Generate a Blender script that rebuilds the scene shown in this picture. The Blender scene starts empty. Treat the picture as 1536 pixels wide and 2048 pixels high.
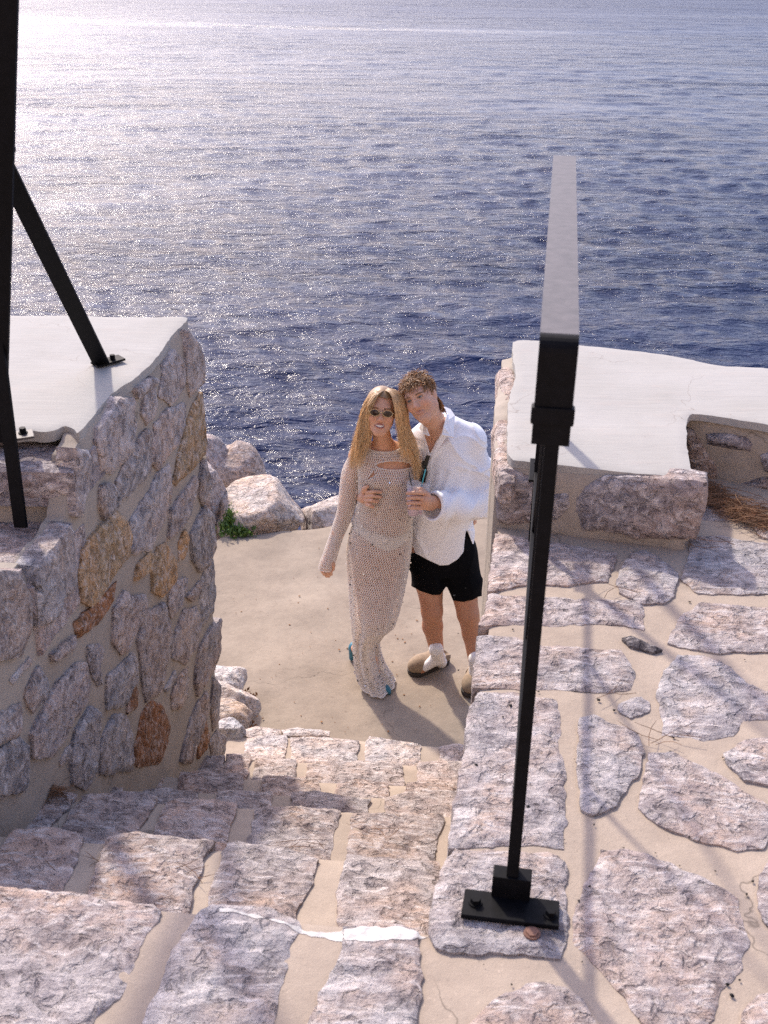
import bpy, bmesh, math, random
import numpy as np
from mathutils import Vector, Matrix, noise as mnoise
from mathutils.geometry import delaunay_2d_cdt
random.seed(7); np.random.seed(7)
S = bpy.context.scene
COL = S.collection

# ------------------------------------------------------------------ camera
F = 2300.0; CX = 768.0; CY = 1024.0; HC = 3.77          # focal length in pixels of a 1536 x 2048 frame
_n = np.array([(686 - CX) / F, (5455 - CY) / F, 1.0]); _n /= np.linalg.norm(_n)
_f = np.array([0, 0, 1.0]) - _n * _n[2]; _f /= np.linalg.norm(_f)
_r = np.cross(_n, _f)
if _r[0] < 0: _r = -_r
RC = np.array([_r, _f, -_n])
CAMP = np.array([0.0, 0.0, HC])
cd = bpy.data.cameras.new('camera'); cam = bpy.data.objects.new('camera', cd); COL.objects.link(cam)
cd.sensor_fit = 'VERTICAL'; cd.sensor_height = 36.0; cd.sensor_width = 27.0
cd.lens = 36.0 * F / 2048.0; cd.clip_start = 0.05; cd.clip_end = 20000
xa, ya, za = RC @ np.array([1, 0, 0]), RC @ np.array([0, -1, 0]), RC @ np.array([0, 0, -1.0])
cam.matrix_world = Matrix(((xa[0], ya[0], za[0], 0), (xa[1], ya[1], za[1], 0), (xa[2], ya[2], za[2], HC), (0, 0, 0, 1)))
cd.dof.use_dof = True; cd.dof.focus_distance = 5.9; cd.dof.aperture_fstop = 9.0
S.camera = cam

# ------------------------------------------------------------------ sky and sun
SUN_AZ = math.radians(-27.5)      # left of straight ahead
SUN_EL = math.radians(41.0)
W = bpy.data.worlds.new('World'); S.world = W; W.use_nodes = True
nt = W.node_tree
sky = nt.nodes.new('ShaderNodeTexSky'); sky.sky_type = 'NISHITA'; sky.sun_disc = False
sky.sun_elevation = SUN_EL; sky.sun_rotation = SUN_AZ
sky.air_density = 0.8; sky.dust_density = 2.1; sky.ozone_density = 1.2
bg = nt.nodes['Background']; bg.inputs[1].default_value = 0.15
tint = nt.nodes.new('ShaderNodeMix'); tint.data_type = 'RGBA'; tint.blend_type = 'MULTIPLY'; tint.inputs[0].default_value = 1
tint.inputs[7].default_value = (1.06, .975, 1.04, 1)          # the film's cool, slightly magenta sky
nt.links.new(sky.outputs[0], tint.inputs[6]); nt.links.new(tint.outputs[2], bg.inputs[0])
sl = bpy.data.lights.new('sun', 'SUN'); sl.energy = 2.0; sl.angle = math.radians(2.2); sl.color = (1.0, 0.90, 0.765)
so = bpy.data.objects.new('sun', sl); COL.objects.link(so)
sdir = Vector((math.sin(SUN_AZ) * math.cos(SUN_EL), math.cos(SUN_AZ) * math.cos(SUN_EL), math.sin(SUN_EL)))
so.rotation_euler = sdir.to_track_quat('Z', 'Y').to_euler(); so.location = (-8, 14, 16)
S.cycles.use_denoising = False          # keep the sparkle of the sea
S.cycles.use_adaptive_sampling = False; S.cycles.use_light_tree = False
S.cycles.caustics_reflective = False; S.cycles.caustics_refractive = False; S.cycles.blur_glossy = 1.0
S.cycles.sample_clamp_indirect = 4.0
S.view_settings.view_transform = 'Standard'; S.view_settings.look = 'None'
S.view_settings.exposure = 1.25; S.view_settings.gamma = 1.0; S.view_settings.use_curve_mapping = False

# ------------------------------------------------------------------ pixel rays to places
def ray(x, y): return RC @ np.array([(x - CX) / F, (y - CY) / F, 1.0])
def at_z(x, y, z):
    v = ray(x, y); return CAMP + v * ((z - HC) / v[2])
def at_d(x, y, d):
    v = ray(x, y); return CAMP + v * (d / v[1])
class Plane:
    def __init__(s, o, n, u=None):
        s.o = np.array(o, float); s.n = np.array(n, float); s.n /= np.linalg.norm(s.n)
        u = np.array(u if u is not None else ((1, 0, 0) if abs(s.n[2]) > .5 else np.cross((0, 0, 1), s.n)), float)
        u -= s.n * u.dot(s.n); s.u = u / np.linalg.norm(u); s.v = np.cross(s.n, s.u)
    def hit(s, x, y):
        v = ray(x, y); P = CAMP + v * ((s.o - CAMP).dot(s.n) / v.dot(s.n)); return s.uv(P)
    def uv(s, P):
        q = np.asarray(P) - s.o; return np.stack([q @ s.u, q @ s.v], -1)
    def P(s, uv, h=0):
        uv = np.asarray(uv, float)
        return s.o + uv[..., :1] * s.u + uv[..., 1:2] * s.v + (np.asarray(h, float)[..., None] if np.ndim(h) else h) * s.n

# ------------------------------------------------------------------ material helper
class NT:
    def __init__(s, name):
        s.m = bpy.data.materials.new(name); s.m.use_nodes = True; s.t = s.m.node_tree
        s.b = s.t.nodes['Principled BSDF']
    def n(s, typ, ins=None, **kw):
        d = s.t.nodes.new('ShaderNode' + typ)
        for k, v in kw.items(): setattr(d, k, v)
        for k, v in (ins or {}).items(): s.put(d.inputs[k], v)
        return d
    def put(s, sock, v):
        if isinstance(v, bpy.types.NodeSocket): s.t.links.new(v, sock)
        elif isinstance(v, bpy.types.Node): s.t.links.new(v.outputs[0], sock)
        else:
            if hasattr(sock.default_value, '__len__') and not hasattr(v, '__len__'): v = (v,) * 3
            if hasattr(sock.default_value, '__len__') and len(sock.default_value) == 4 and len(v) == 3: v = (*v, 1)
            sock.default_value = v
    def set(s, **kw):
        for k, v in kw.items(): s.put(s.b.inputs[k.replace('_', ' ')], v)
        return s
    def coord(s, kind='Object', scale=(1, 1, 1)):
        c = s.n('TexCoord').outputs[kind]
        return s.n('Mapping', {'Vector': c, 'Scale': scale}).outputs[0]
    def noise(s, vec, scale, detail=6, rough=.6, dist=0):
        return s.n('TexNoise', {'Vector': vec, 'Scale': scale, 'Detail': detail, 'Roughness': rough, 'Distortion': dist}).outputs[0]
    def vor(s, vec, scale, feature='F1'):
        return s.n('TexVoronoi', {'Vector': vec, 'Scale': scale}, feature=feature).outputs[0]
    def ramp(s, fac, stops, interp='LINEAR'):
        r = s.n('ValToRGB', {'Fac': fac}); e = r.color_ramp.elements; r.color_ramp.interpolation = interp
        while len(e) < len(stops): e.new(0.5)
        for el, (p, c) in zip(e, stops):
            el.position = p; el.color = (*((c,) * 3 if not hasattr(c, '__len__') else c), 1)
        return r.outputs[0]
    def mix(s, f, a, b, mode='MIX'):
        m = s.n('Mix', data_type='RGBA', blend_type=mode); m.clamp_result = False
        s.put(m.inputs[0], f); s.put(m.inputs[6], a); s.put(m.inputs[7], b); return m.outputs[2]
    def math(s, op, a, b=0.0, c=0.0):
        m = s.n('Math', operation=op); s.put(m.inputs[0], a); s.put(m.inputs[1], b); s.put(m.inputs[2], c); return m.outputs[0]
    def bump(s, h, strength=.5, dist=.01, prev=None):
        d = {'Height': h, 'Strength': strength, 'Distance': dist}
        if prev is not None: d['Normal'] = prev
        return s.n('Bump', d).outputs[0]
def plain(name, col, rough=.5, metal=0.0, var=.12, scale=30, bump=.15, dist=.002, **kw):
    t = NT(name); v = t.coord(); n = t.noise(v, scale, 5)
    c = t.mix(t.ramp(n, [(.3, 0), (.7, 1)]), [x * (1 - var) for x in col], [min(1, x * (1 + var)) for x in col])
    t.set(Base_Color=c, Roughness=rough, Metallic=metal, Normal=t.bump(n, bump, dist), **kw); return t.m

def m_stone():
    t = NT('limestone'); v = t.coord(); oi = t.n('ObjectInfo'); oc = oi.outputs['Color']; rnd = oi.outputs['Random']
    off = t.n('VectorMath', {0: v, 1: t.n('CombineXYZ', {'X': t.math('MULTIPLY', rnd, 37), 'Y': t.math('MULTIPLY', rnd, 11)})}, operation='ADD').outputs[0]
    big = t.noise(off, 4.5, 5, .6, .5); mid = t.noise(off, 15, 6, .62, .5); fine = t.noise(off, 80, 5, .65)
    rotm = t.n('Mapping', {'Vector': off, 'Scale': (10, 42, 26), 'Rotation': (0.3, 0.2, .35)}).outputs[0]
    strk = t.noise(rotm, 1, 8, .7, 1.3); blot = t.noise(off, 11, 4, .55, .8)
    dark = t.mix(1, oc, (.40, .37, .39), 'MULTIPLY'); warm = t.mix(1, oc, (1.22, 1.02, .86), 'MULTIPLY'); pale = t.mix(.7, oc, (.80, .73, .69))
    c = t.mix(t.ramp(big, [(.40, 0), (.62, 1)]), oc, warm)
    c = t.mix(t.math('MULTIPLY', t.ramp(blot, [(.48, 0), (.62, 1)]), .4), c, t.mix(1, oc, (.74, .70, .74), 'MULTIPLY'))
    c = t.mix(t.math('MULTIPLY', t.ramp(mid, [(.32, 1), (.49, 0)]), .75), c, dark)
    c = t.mix(t.math('MULTIPLY', t.ramp(strk, [(.50, 0), (.63, 1)]), .85), c, pale)
    c = t.mix(t.math('MULTIPLY', t.ramp(mid, [(.60, 0), (.72, 1)]), .6), c, pale)
    c = t.mix(t.math('MULTIPLY', t.ramp(fine, [(.28, 1), (.42, 0)]), .35), c, (.12, .105, .108))
    pn = t.noise(off, 27, 3, .5, .9); pit = t.ramp(pn, [(.33, 0), (.47, 1)])
    c = t.mix(t.math('MULTIPLY', t.ramp(pn, [(.28, 1), (.40, 0)]), .5), c, t.mix(1, oc, (.40, .35, .36), 'MULTIPLY'))
    c = t.mix(t.math('MULTIPLY', t.ramp(pn, [(.58, 0), (.70, 1)]), .45), c, pale)
    b = t.bump(mid, 1.0, .032); b = t.bump(strk, .7, .015, b); b = t.bump(pit, .9, .015, b); b = t.bump(fine, .8, .009, b)
    t.set(Base_Color=c, Roughness=.9, Normal=b, Specular_IOR_Level=.2); return t.m
def m_mortar(name, col, crack=True, fleck=0.0):
    t = NT(name); v = t.coord(); big = t.noise(v, 2.2, 5, .6); mid = t.noise(v, 16, 6, .6); fine = t.noise(v, 320, 3, .6); gr = t.noise(v, 140, 2)
    c = t.mix(t.ramp(big, [(.3, 0), (.72, 1)]), [x * .84 for x in col], [x * 1.1 for x in col])
    c = t.mix(t.math('MULTIPLY', t.ramp(mid, [(.35, 1), (.55, 0)]), .35), c, [col[0] * .72, col[1] * .71, col[2] * .72])
    c = t.mix(t.math('MULTIPLY', t.ramp(gr, [(.66, 0), (.72, 1)]), .5), c, [min(.8, x * 1.5) for x in col])
    c = t.mix(t.math('MULTIPLY', t.ramp(gr, [(.28, 1), (.33, 0)]), .5), c, [x * .45 for x in col])
    w = t.n('VectorMath', {0: v, 1: t.n('VectorMath', {0: t.n('TexNoise', {'Vector': v, 'Scale': 5.0, 'Detail': 4.0}).outputs['Color'], 1: (.35,) * 3}, operation='MULTIPLY').outputs[0]}, operation='ADD').outputs[0]
    b = t.bump(mid, .35, .012); b = t.bump(fine, .5, .0022, b)
    if fleck:
        fl_ = t.ramp(t.noise(t.n('Mapping', {'Vector': v, 'Scale': (1, 2.4, 1), 'Rotation': (0, 0, .12)}).outputs[0], 34, 4, .65, .5), [(.30, 1), (.38, 0)])
        c = t.mix(t.math('MULTIPLY', fl_, fleck), c, [col[0] * .42, col[1] * .38, col[2] * .38])
        c = t.mix(t.math('MULTIPLY', t.ramp(t.noise(v, 1.1, 6, .7, .5), [(.50, 0), (.66, 1)]), .45), c, [min(.8, col[0] * 1.25), col[1] * 1.28, col[2] * 1.3])
        c = t.mix(t.math('MULTIPLY', t.ramp(t.noise(v, .9, 5, .65, 1.0), [(.32, 1), (.46, 0)]), .4), c, [col[0] * .72, col[1] * .68, col[2] * .68])
        b = t.bump(fl_, -.7, .01, b)
    if crack:
        cr = t.ramp(t.vor(w, 1.1, 'DISTANCE_TO_EDGE'), [(0, 1), (.004, 0)])
        cr = t.math('MULTIPLY', cr, t.ramp(t.noise(v, 1.3, 2), [(.50, 0), (.56, 1)]))
        c = t.mix(t.math('MULTIPLY', cr, .75), c, [x * .3 for x in col]); b = t.bump(cr, -.6, .004, b)
    t.set(Base_Color=c, Roughness=.93, Normal=b, Specular_IOR_Level=.2); return t.m
M = {}
M['stone'] = m_stone()
M['mortar'] = m_mortar('sandy mortar', (.385, .315, .25))
M['grout'] = m_mortar('wall mortar', (.36, .315, .265))
M['sand'] = m_mortar('rough concrete of the quay', (.30, .245, .19), True, .65)
def m_plaster():
    t = NT('white plaster'); v = t.coord(); big = t.noise(v, 1.8, 5, .65, .4); mid = t.noise(v, 12, 6, .6); fine = t.noise(v, 170, 3)
    c = t.mix(t.ramp(big, [(.32, 0), (.68, 1)]), (.32, .31, .285), (.37, .36, .34))
    tro = t.noise(t.n('Mapping', {'Vector': v, 'Scale': (1.5, 9, 4), 'Rotation': (0, 0, .2)}).outputs[0], 3, 6, .65, .6)
    c = t.mix(t.math('MULTIPLY', t.ramp(tro, [(.55, 0), (.72, 1)]), .35), c, (.38, .34, .305))
    c = t.mix(t.math('MULTIPLY', t.ramp(mid, [(.30, 1), (.42, 0)]), .3), c, (.36, .32, .29))
    c = t.mix(t.math('MULTIPLY', t.ramp(t.noise(v, 55, 2), [(.25, 1), (.28, 0)]), .6), c, (.25, .21, .18))
    w = t.n('VectorMath', {0: v, 1: t.n('VectorMath', {0: t.n('TexNoise', {'Vector': v, 'Scale': 6.0, 'Detail': 5.0}).outputs['Color'], 1: (.3,) * 3}, operation='MULTIPLY').outputs[0]}, operation='ADD').outputs[0]
    cr = t.math('MULTIPLY', t.ramp(t.vor(w, 1.6, 'DISTANCE_TO_EDGE'), [(0, 1), (.004, 0)]), t.ramp(t.noise(v, 2.3, 2), [(.54, 0), (.6, 1)]))
    c = t.mix(t.math('MULTIPLY', cr, .7), c, (.2, .17, .15))
    b = t.bump(tro, .25, .010); b = t.bump(fine, .25, .0015, b); b = t.bump(cr, -.6, .004, b)
    t.set(Base_Color=c, Roughness=.85, Normal=b, Specular_IOR_Level=.2); return t.m
M['plaster'] = m_plaster()
M['iron'] = plain('black painted iron', (.003, .0032, .0045), .55, 0, .4, 60, .25, .002, Specular_IOR_Level=.10)
M['iron_grey'] = plain('grey handrail paint', (.062, .052, .052), .55, 0, .35, 40, .25, .002)  # lighter grey than the black painted iron
M['rust'] = plain('rusty steel', (.17, .085, .06), .7, .2, .4, 90, .5, .002)
M['paint'] = plain('white road paint', (.55, .53, .50), .9, 0, .28, 45, .8, .006)
M['needle'] = plain('dry pine needles', (.19, .10, .05), .8, 0, .5, 25, 0)
M['leaf'] = plain('green succulent leaves', (.085, .15, .03), .5, 0, .5, 20, .1)
M['weed'] = plain('dried brown weed', (.23, .105, .035), .8, 0, .5, 40, .1)

# ------------------------------------------------------------------ object helpers
def mesh_obj(name, verts, faces, mat, parent=None, smooth=True, attr=None):
    me = bpy.data.meshes.new(name)
    me.from_pydata([tuple(map(float, v)) for v in verts] if not isinstance(verts, np.ndarray) else verts.tolist(), [], faces if isinstance(faces, list) else faces.tolist())
    if mat is not None: me.materials.append(mat)
    if smooth: me.polygons.foreach_set('use_smooth', [True] * len(me.polygons))
    if attr is not None:
        a = me.color_attributes.new('tint', 'FLOAT_COLOR', 'POINT')
        buf = np.ones((len(me.vertices), 4), np.float32); buf[:, :attr.shape[1]] = attr; a.data.foreach_set('color', buf.ravel())
    me.update()
    o = bpy.data.objects.new(name, me); COL.objects.link(o)
    if parent is not None: o.parent = parent; o.matrix_parent_inverse = parent.matrix_world.inverted()
    return o
def tag(o, label=None, cat=None, group=None, kind=None):
    for k, v in (('label', label), ('category', cat), ('group', group), ('kind', kind)):
        if v: o[k] = v
    return o
def empty(name, loc=(0, 0, 0)):
    o = bpy.data.objects.new(name, None); COL.objects.link(o); o.location = loc; o.empty_display_size = .1
    o.matrix_world = Matrix.Translation(loc); return o
def nz(p, s, oct=3, seed=0.0):
    return mnoise.fractal(Vector((p[0] * s + seed, p[1] * s + seed * .7, p[2] * s - seed)), .8, 2.1, oct)
def nza(P, s, oct=3, seed=0.0):
    return np.array([nz(p, s, oct, seed) for p in P])

def chaikin(p, it=1):
    for _ in range(it):
        q = np.roll(p, -1, 0); p = np.stack([.75 * p + .25 * q, .25 * p + .75 * q], 1).reshape(-1, 2)
    return p
def resample(p, s):
    out = []
    for a, b in zip(p, np.roll(p, -1, 0)):
        k = max(1, int(round(np.linalg.norm(b - a) / s)))
        for i in range(k): out.append(a + (b - a) * i / k)
    return np.array(out)
def inside(pts, poly):
    x, y = pts[:, 0], pts[:, 1]; r = np.zeros(len(pts), bool)
    for (x1, y1), (x2, y2) in zip(poly, np.roll(poly, -1, 0)):
        c = ((y1 > y) != (y2 > y))
        with np.errstate(divide='ignore', invalid='ignore'):
            r ^= c & (x < (x2 - x1) * (y - y1) / (y2 - y1 + 1e-12) + x1)
    return r
def edge_dist(pts, poly):
    d = np.full(len(pts), 1e9)
    for a, b in zip(poly, np.roll(poly, -1, 0)):
        ab = b - a; t = np.clip(((pts - a) @ ab) / (ab @ ab + 1e-12), 0, 1)
        d = np.minimum(d, np.hypot(*(pts - a - t[:, None] * ab).T))
    return d
def slab(name, uv, pl, mat, parent=None, s=.03, h0=0.0, depth=.1, amp=.004, rim=.01, rimr=.02, edge=.0, soft=1, color=None, scales=(7, 26), seed=0.0, hfun=None):
    """A piece lying on a plane: outline uv, its face raised to h0 with a rounded rim, rough relief, and sides going down to -depth."""
    uv = np.asarray(uv, float)
    if soft: uv = chaikin(uv, soft)
    b = resample(uv, s)
    if edge:
        P = pl.P(b); tn = np.roll(b, -1, 0) - np.roll(b, 1, 0); tn /= np.linalg.norm(tn, axis=1)[:, None] + 1e-9
        w = edge * (nza(P, 9, 3, seed + 3) * .8 + nza(P, 34, 2, seed + 5) * .5)
        b = b + np.stack([-tn[:, 1], tn[:, 0]], 1) * w[:, None]
    lo, hi = b.min(0), b.max(0)
    gx, gy = np.meshgrid(np.arange(lo[0], hi[0], s), np.arange(lo[1], hi[1], s * .9))
    gx[::2] += s * .5
    g = np.stack([gx.ravel(), gy.ravel()], 1); g += np.random.uniform(-.2, .2, g.shape) * s
    g = g[inside(g, b)]
    if len(g): g = g[edge_dist(g, b) > s * .45]
    nb = len(b); pts = np.concatenate([b, g]) if len(g) else b
    vo, eo, fo, ov, oe, of = delaunay_2d_cdt([Vector(p) for p in pts], [], [list(range(nb))], 1, 1e-6)
    V = np.array([tuple(v) for v in vo]); d = edge_dist(V, b)
    P = pl.P(V)
    hh = h0 - rim * np.exp(-d / max(rimr, 1e-4))
    fade = np.clip(d / (rimr + 1e-6), .25, 1)
    hh = hh + amp * fade * (nza(P, scales[0], 3, seed) + .55 * nza(P, scales[1], 3, seed + 9))
    if hfun is not None: hh = hh + hfun(P, d)
    T = pl.P(V, hh)
    bd = [i for i, o in enumerate(ov) if any(k < nb for k in o)]
    # boundary loop from faces
    cnt = {}
    for f in fo:
        for a, c in zip(f, f[1:] + f[:1]): cnt[(a, c)] = cnt.get((a, c), 0) + 1
    be = [e for e in cnt if (e[1], e[0]) not in cnt]
    n0 = len(T); low = {}; up_ = {}; extra = []
    for a, c in be:
        for k in (a, c):
            if k not in low:
                up_[k] = n0 + len(extra); extra.append(T[k]); low[k] = n0 + len(extra); extra.append(pl.P(V[k], -depth))
    faces = [list(f) for f in fo] + [[up_[a], low[a], low[c], up_[c]] for a, c in be]
    # orientation: make the top face along +n
    A, B, C = (T[i] for i in faces[0][:3])
    if np.cross(B - A, C - A).dot(pl.n) < 0: faces = [f[::-1] for f in faces]
    o = mesh_obj(name, np.concatenate([T, np.array(extra)]) if extra else T, faces, mat, parent)
    if color is not None: o.color = (*color, 1)
    return o
def px_stone(poly, pl, parent, s=.016, h0=.012, depth=.08, amp=.007, rim=.012, rimr=.012, edge=.007, color=(.44, .385, .385), jitter=.07, name='stone', grow=.022, gmax=.09, **kw):
    j = 1 + random.uniform(-jitter, jitter); w = random.uniform(-.022, .012)
    uv = np.array([pl.hit(*p) for p in poly])
    ct = uv.mean(0); ext = np.ptp(uv, axis=0).max(); uv = ct + (uv - ct) * (1 + min(gmax, grow / ext))
    return slab(name, uv, pl, M['stone'], parent, s, h0 + random.uniform(-.003, .004), depth, amp, rim, rimr, edge, 0, (color[0] * j + w, color[1] * j, color[2] * j - w * .6), seed=random.uniform(0, 50), **kw)
def box_bm(bm, c, sx, sy, sz, R=None, bev=0.0):
    r = bmesh.ops.create_cube(bm, size=1.0); vs = r['verts']
    for v in vs: v.co = Vector((v.co.x * sx, v.co.y * sy, v.co.z * sz))
    if bev: 
        es = list({e for v in vs for e in v.link_edges}); rb = bmesh.ops.bevel(bm, geom=es, offset=bev, segments=2, affect='EDGES', profile=.6)
        vs = list({v for f in rb['faces'] for v in f.verts} | {v for v in vs if v.is_valid})
    for v in vs:
        p = v.co if R is None else R @ v.co; v.co = p + Vector(c)
def bm_obj(name, bm, mat, parent=None, smooth=False):
    me = bpy.data.meshes.new(name); bm.normal_update(); bm.to_mesh(me); bm.free(); me.materials.append(mat)
    if smooth: me.polygons.foreach_set('use_smooth', [True] * len(me.polygons))
    o = bpy.data.objects.new(name, me); COL.objects.link(o)
    if parent is not None: o.parent = parent; o.matrix_parent_inverse = parent.matrix_world.inverted()
    return o
def bar_bm(bm, a, b, w, t, side, bev=.0015):
    """A flat bar from a to b: width w along `side`, thickness t."""
    a, b = Vector(a), Vector(b); d = (b - a); L = d.length; d.normalize()
    sd = Vector(side); sd = (sd - d * sd.dot(d)).normalized(); n = d.cross(sd)
    R = Matrix((sd, n, d)).transposed()
    box_bm(bm, (a + b) / 2, w, t, L, R, bev)
def bar(name, a, b, w, t, side, mat, parent=None, bev=.0015):
    bm = bmesh.new(); bar_bm(bm, a, b, w, t, side, bev); return bm_obj(name, bm, mat, parent)
def tubes(paths, radii, n=6, caps=True):
    """Many tapered tubes as one vertex/face list. paths: list of (k,3) arrays; radii: list of arrays."""
    V, Fc = [], []
    for p, r in zip(paths, radii):
        p = np.asarray(p, float); k = len(p); r = np.broadcast_to(np.asarray(r, float), (k,))
        t = np.gradient(p, axis=0); t /= np.linalg.norm(t, axis=1)[:, None] + 1e-12
        ref = np.array([0.31, 0.17, 1.0]) if abs(t[0][2]) < .9 else np.array([1.0, .2, .1])
        a = np.cross(t, ref); a /= np.linalg.norm(a, axis=1)[:, None] + 1e-12; b = np.cross(t, a)
        th = np.arange(n) * 2 * math.pi / n
        ring = p[:, None] + r[:, None, None] * (np.cos(th)[None, :, None] * a[:, None] + np.sin(th)[None, :, None] * b[:, None])
        o = len(V); V.extend(ring.reshape(-1, 3))
        for i in range(k - 1):
            for j in range(n):
                q = (j + 1) % n; Fc.append([o + i * n + j, o + i * n + q, o + (i + 1) * n + q, o + (i + 1) * n + j])
        if caps: Fc.append([o + j for j in range(n)][::-1]); Fc.append([o + (k - 1) * n + j for j in range(n)])
    return np.array(V), Fc
# ------------------------------------------------------------------ sea
ZSEA = -6.5
def build_sea():
    rng = np.random.RandomState(3)
    d = np.concatenate([np.geomspace(9, 420, 900), np.geomspace(440, 9000, 40)])
    th = np.radians(np.concatenate([np.linspace(-80, -30, 30)[:-1], np.linspace(-30, 30, 620), np.linspace(30, 80, 30)[1:]]))
    D, T = np.meshgrid(d, th, indexing='ij')
    X, Y = D * np.sin(T), D * np.cos(T)
    Z = np.zeros_like(X); cell = np.maximum(np.gradient(D, axis=0), D * .0017)
    for i in range(60):
        lam = np.exp(rng.uniform(math.log(.28), math.log(4.5))); a = rng.normal(math.radians(78), math.radians(30))
        k = 2 * math.pi / lam; ph = rng.uniform(0, 6.28)
        amp = .0048 * lam ** .75 * (1 if lam < 2 else .5)
        f = np.clip((lam / cell - 2.5) / 3, 0, 1)
        q = k * (X * math.cos(a) + Y * math.sin(a)) + ph + .9 * np.sin(X * .31 * rng.uniform(.5, 1.5) + Y * .23 + ph) + .5 * np.sin(X * 1.1 - Y * .7 + ph * 2)
        Z += amp * f * (np.exp(np.sin(q)) - 1.27)
    gust = .8 + .35 * np.sin(X * .11 + Y * .05 + 1.0) * np.sin(Y * .09 - X * .03 + .4)
    Z = Z * gust + ZSEA
    V = np.stack([X, Y, Z], -1).reshape(-1, 3); n, m = X.shape
    i = np.arange(n - 1)[:, None] * m + np.arange(m - 1)[None]
    Fq = np.stack([i, i + 1, i + m + 1, i + m], -1).reshape(-1, 4)[:, ::-1]
    t = NT('sea water'); v = t.coord()
    def mp(sx, sy, r): return t.n('Mapping', {'Vector': v, 'Scale': (sx, sy, 1), 'Rotation': (0, 0, math.radians(r))}).outputs[0]
    huge = t.noise(mp(.6, 1.7, -6), .12, 3, .6, .5); big = t.noise(mp(.6, 1.6, -12), .6, 4, .65, .6); med = t.noise(mp(.65, 1.5, 14), 2.2, 4, .65, .8); sm = t.noise(mp(.7, 1.4, -6), 8.0, 3, .6, .4)
    gust = t.ramp(t.noise(mp(.35, 1, 14), .05, 4, .62, .8), [(.36, .40), (.62, 1)])
    b = t.bump(huge, t.math('MULTIPLY', gust, .45), 2.2); b = t.bump(big, t.math('MULTIPLY', gust, .7), .60, b); b = t.bump(med, t.math('MULTIPLY', gust, 1.1), .17, b); b = t.bump(sm, t.math('MULTIPLY', gust, 1.1), .04, b)
    col = t.mix(t.ramp(big, [(.35, 0), (.7, 1)]), (.003, .009, .040), (.005, .014, .056))
    rgh = t.n('MapRange', {'Value': t.n('SeparateXYZ', {'Vector': v}).outputs['Y'], 'From Min': 25, 'From Max': 160, 'To Min': .16, 'To Max': .36}).outputs[0]
    slick = t.ramp(t.noise(mp(.05, .6, 10), .09, 4, .6, 1.2), [(.60, 0), (.70, 1)])
    rgh = t.math('MULTIPLY', rgh, t.math('MULTIPLY_ADD', slick, -.35, 1.0))
    t.set(Base_Color=col, Roughness=rgh, IOR=1.333, Normal=b, Specular_IOR_Level=.19)
    o = mesh_obj('sea', V, Fq, t.m); tag(o, kind='structure')
build_sea()

# ------------------------------------------------------------------ quay (low landing where the couple stands) and the rock under it
G0 = Plane((0, 0, 0), (0, 0, 1))
def zpoly(px, z): return [at_z(x, y, z)[:2] for x, y in px]
def pitted(P, d):
    return .010 * nza(P, 1.6, 2, 4) 
far = zpoly([(430, 1071), (520, 1066), (600, 1058), (640, 1052), (690, 1043), (780, 1030), (880, 1018), (960, 1003), (1010, 990)], 0)
left = zpoly([(495, 1462), (497, 1440), (488, 1420), (492, 1400), (478, 1375), (459, 1363), (452, 1345), (436, 1335), (400, 1330)], 0)
quay_uv = [(1.9, far[-1][1] + .2), (2.1, 3.2), (-.7, 3.9)] + [tuple(p) for p in left] + [(-1.75, 5.5), (-1.7, 6.2)] + [tuple(p) for p in far]
o = slab('quay', quay_uv, G0, M['sand'], None, .05, 0, .45, .009, .012, .03, .02, 1, hfun=pitted, scales=(3.5, 14)); tag(o, kind='structure')
def build_cliff():
    xs = np.linspace(-9, 14, 150); ys = np.linspace(3.2, 13.5, 80)
    X, Y = np.meshgrid(xs, ys)
    edge = np.where(X < 0, 7.15 + X * .25, 7.15 + X * .3)
    over = np.maximum(0, Y - edge) + np.maximum(0, (-1.0 - X)) * .55 * np.clip((Y - 4.6) / 1.5, 0, 1)
    Pn = np.stack([X, Y, 0 * X], -1).reshape(-1, 3)
    n = np.array([nz(p, .8, 4, 2) for p in Pn]).reshape(X.shape); n2 = np.array([mnoise.cell(Vector((p[0] * 1.2, p[1] * 1.2, 0))) for p in Pn]).reshape(X.shape)
    Z = -.42 - over * 2.1 + (n * .5 + n2 * .25) * np.clip(over, 0, 1)
    Z = np.minimum(Z, -.42 - .9 * over); Z = np.maximum(Z, ZSEA - 1.5)
    nY, nX = X.shape; i = np.arange(nY - 1)[:, None] * nX + np.arange(nX - 1)[None]
    Fq = np.stack([i, i + 1, i + nX + 1, i + nX], -1).reshape(-1, 4)
    o = mesh_obj('rocky_shore', np.stack([X, Y, Z], -1).reshape(-1, 3), Fq, M['stone'], None, False); o.color = (.46, .42, .39, 1); tag(o, kind='structure')
build_cliff()

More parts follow.
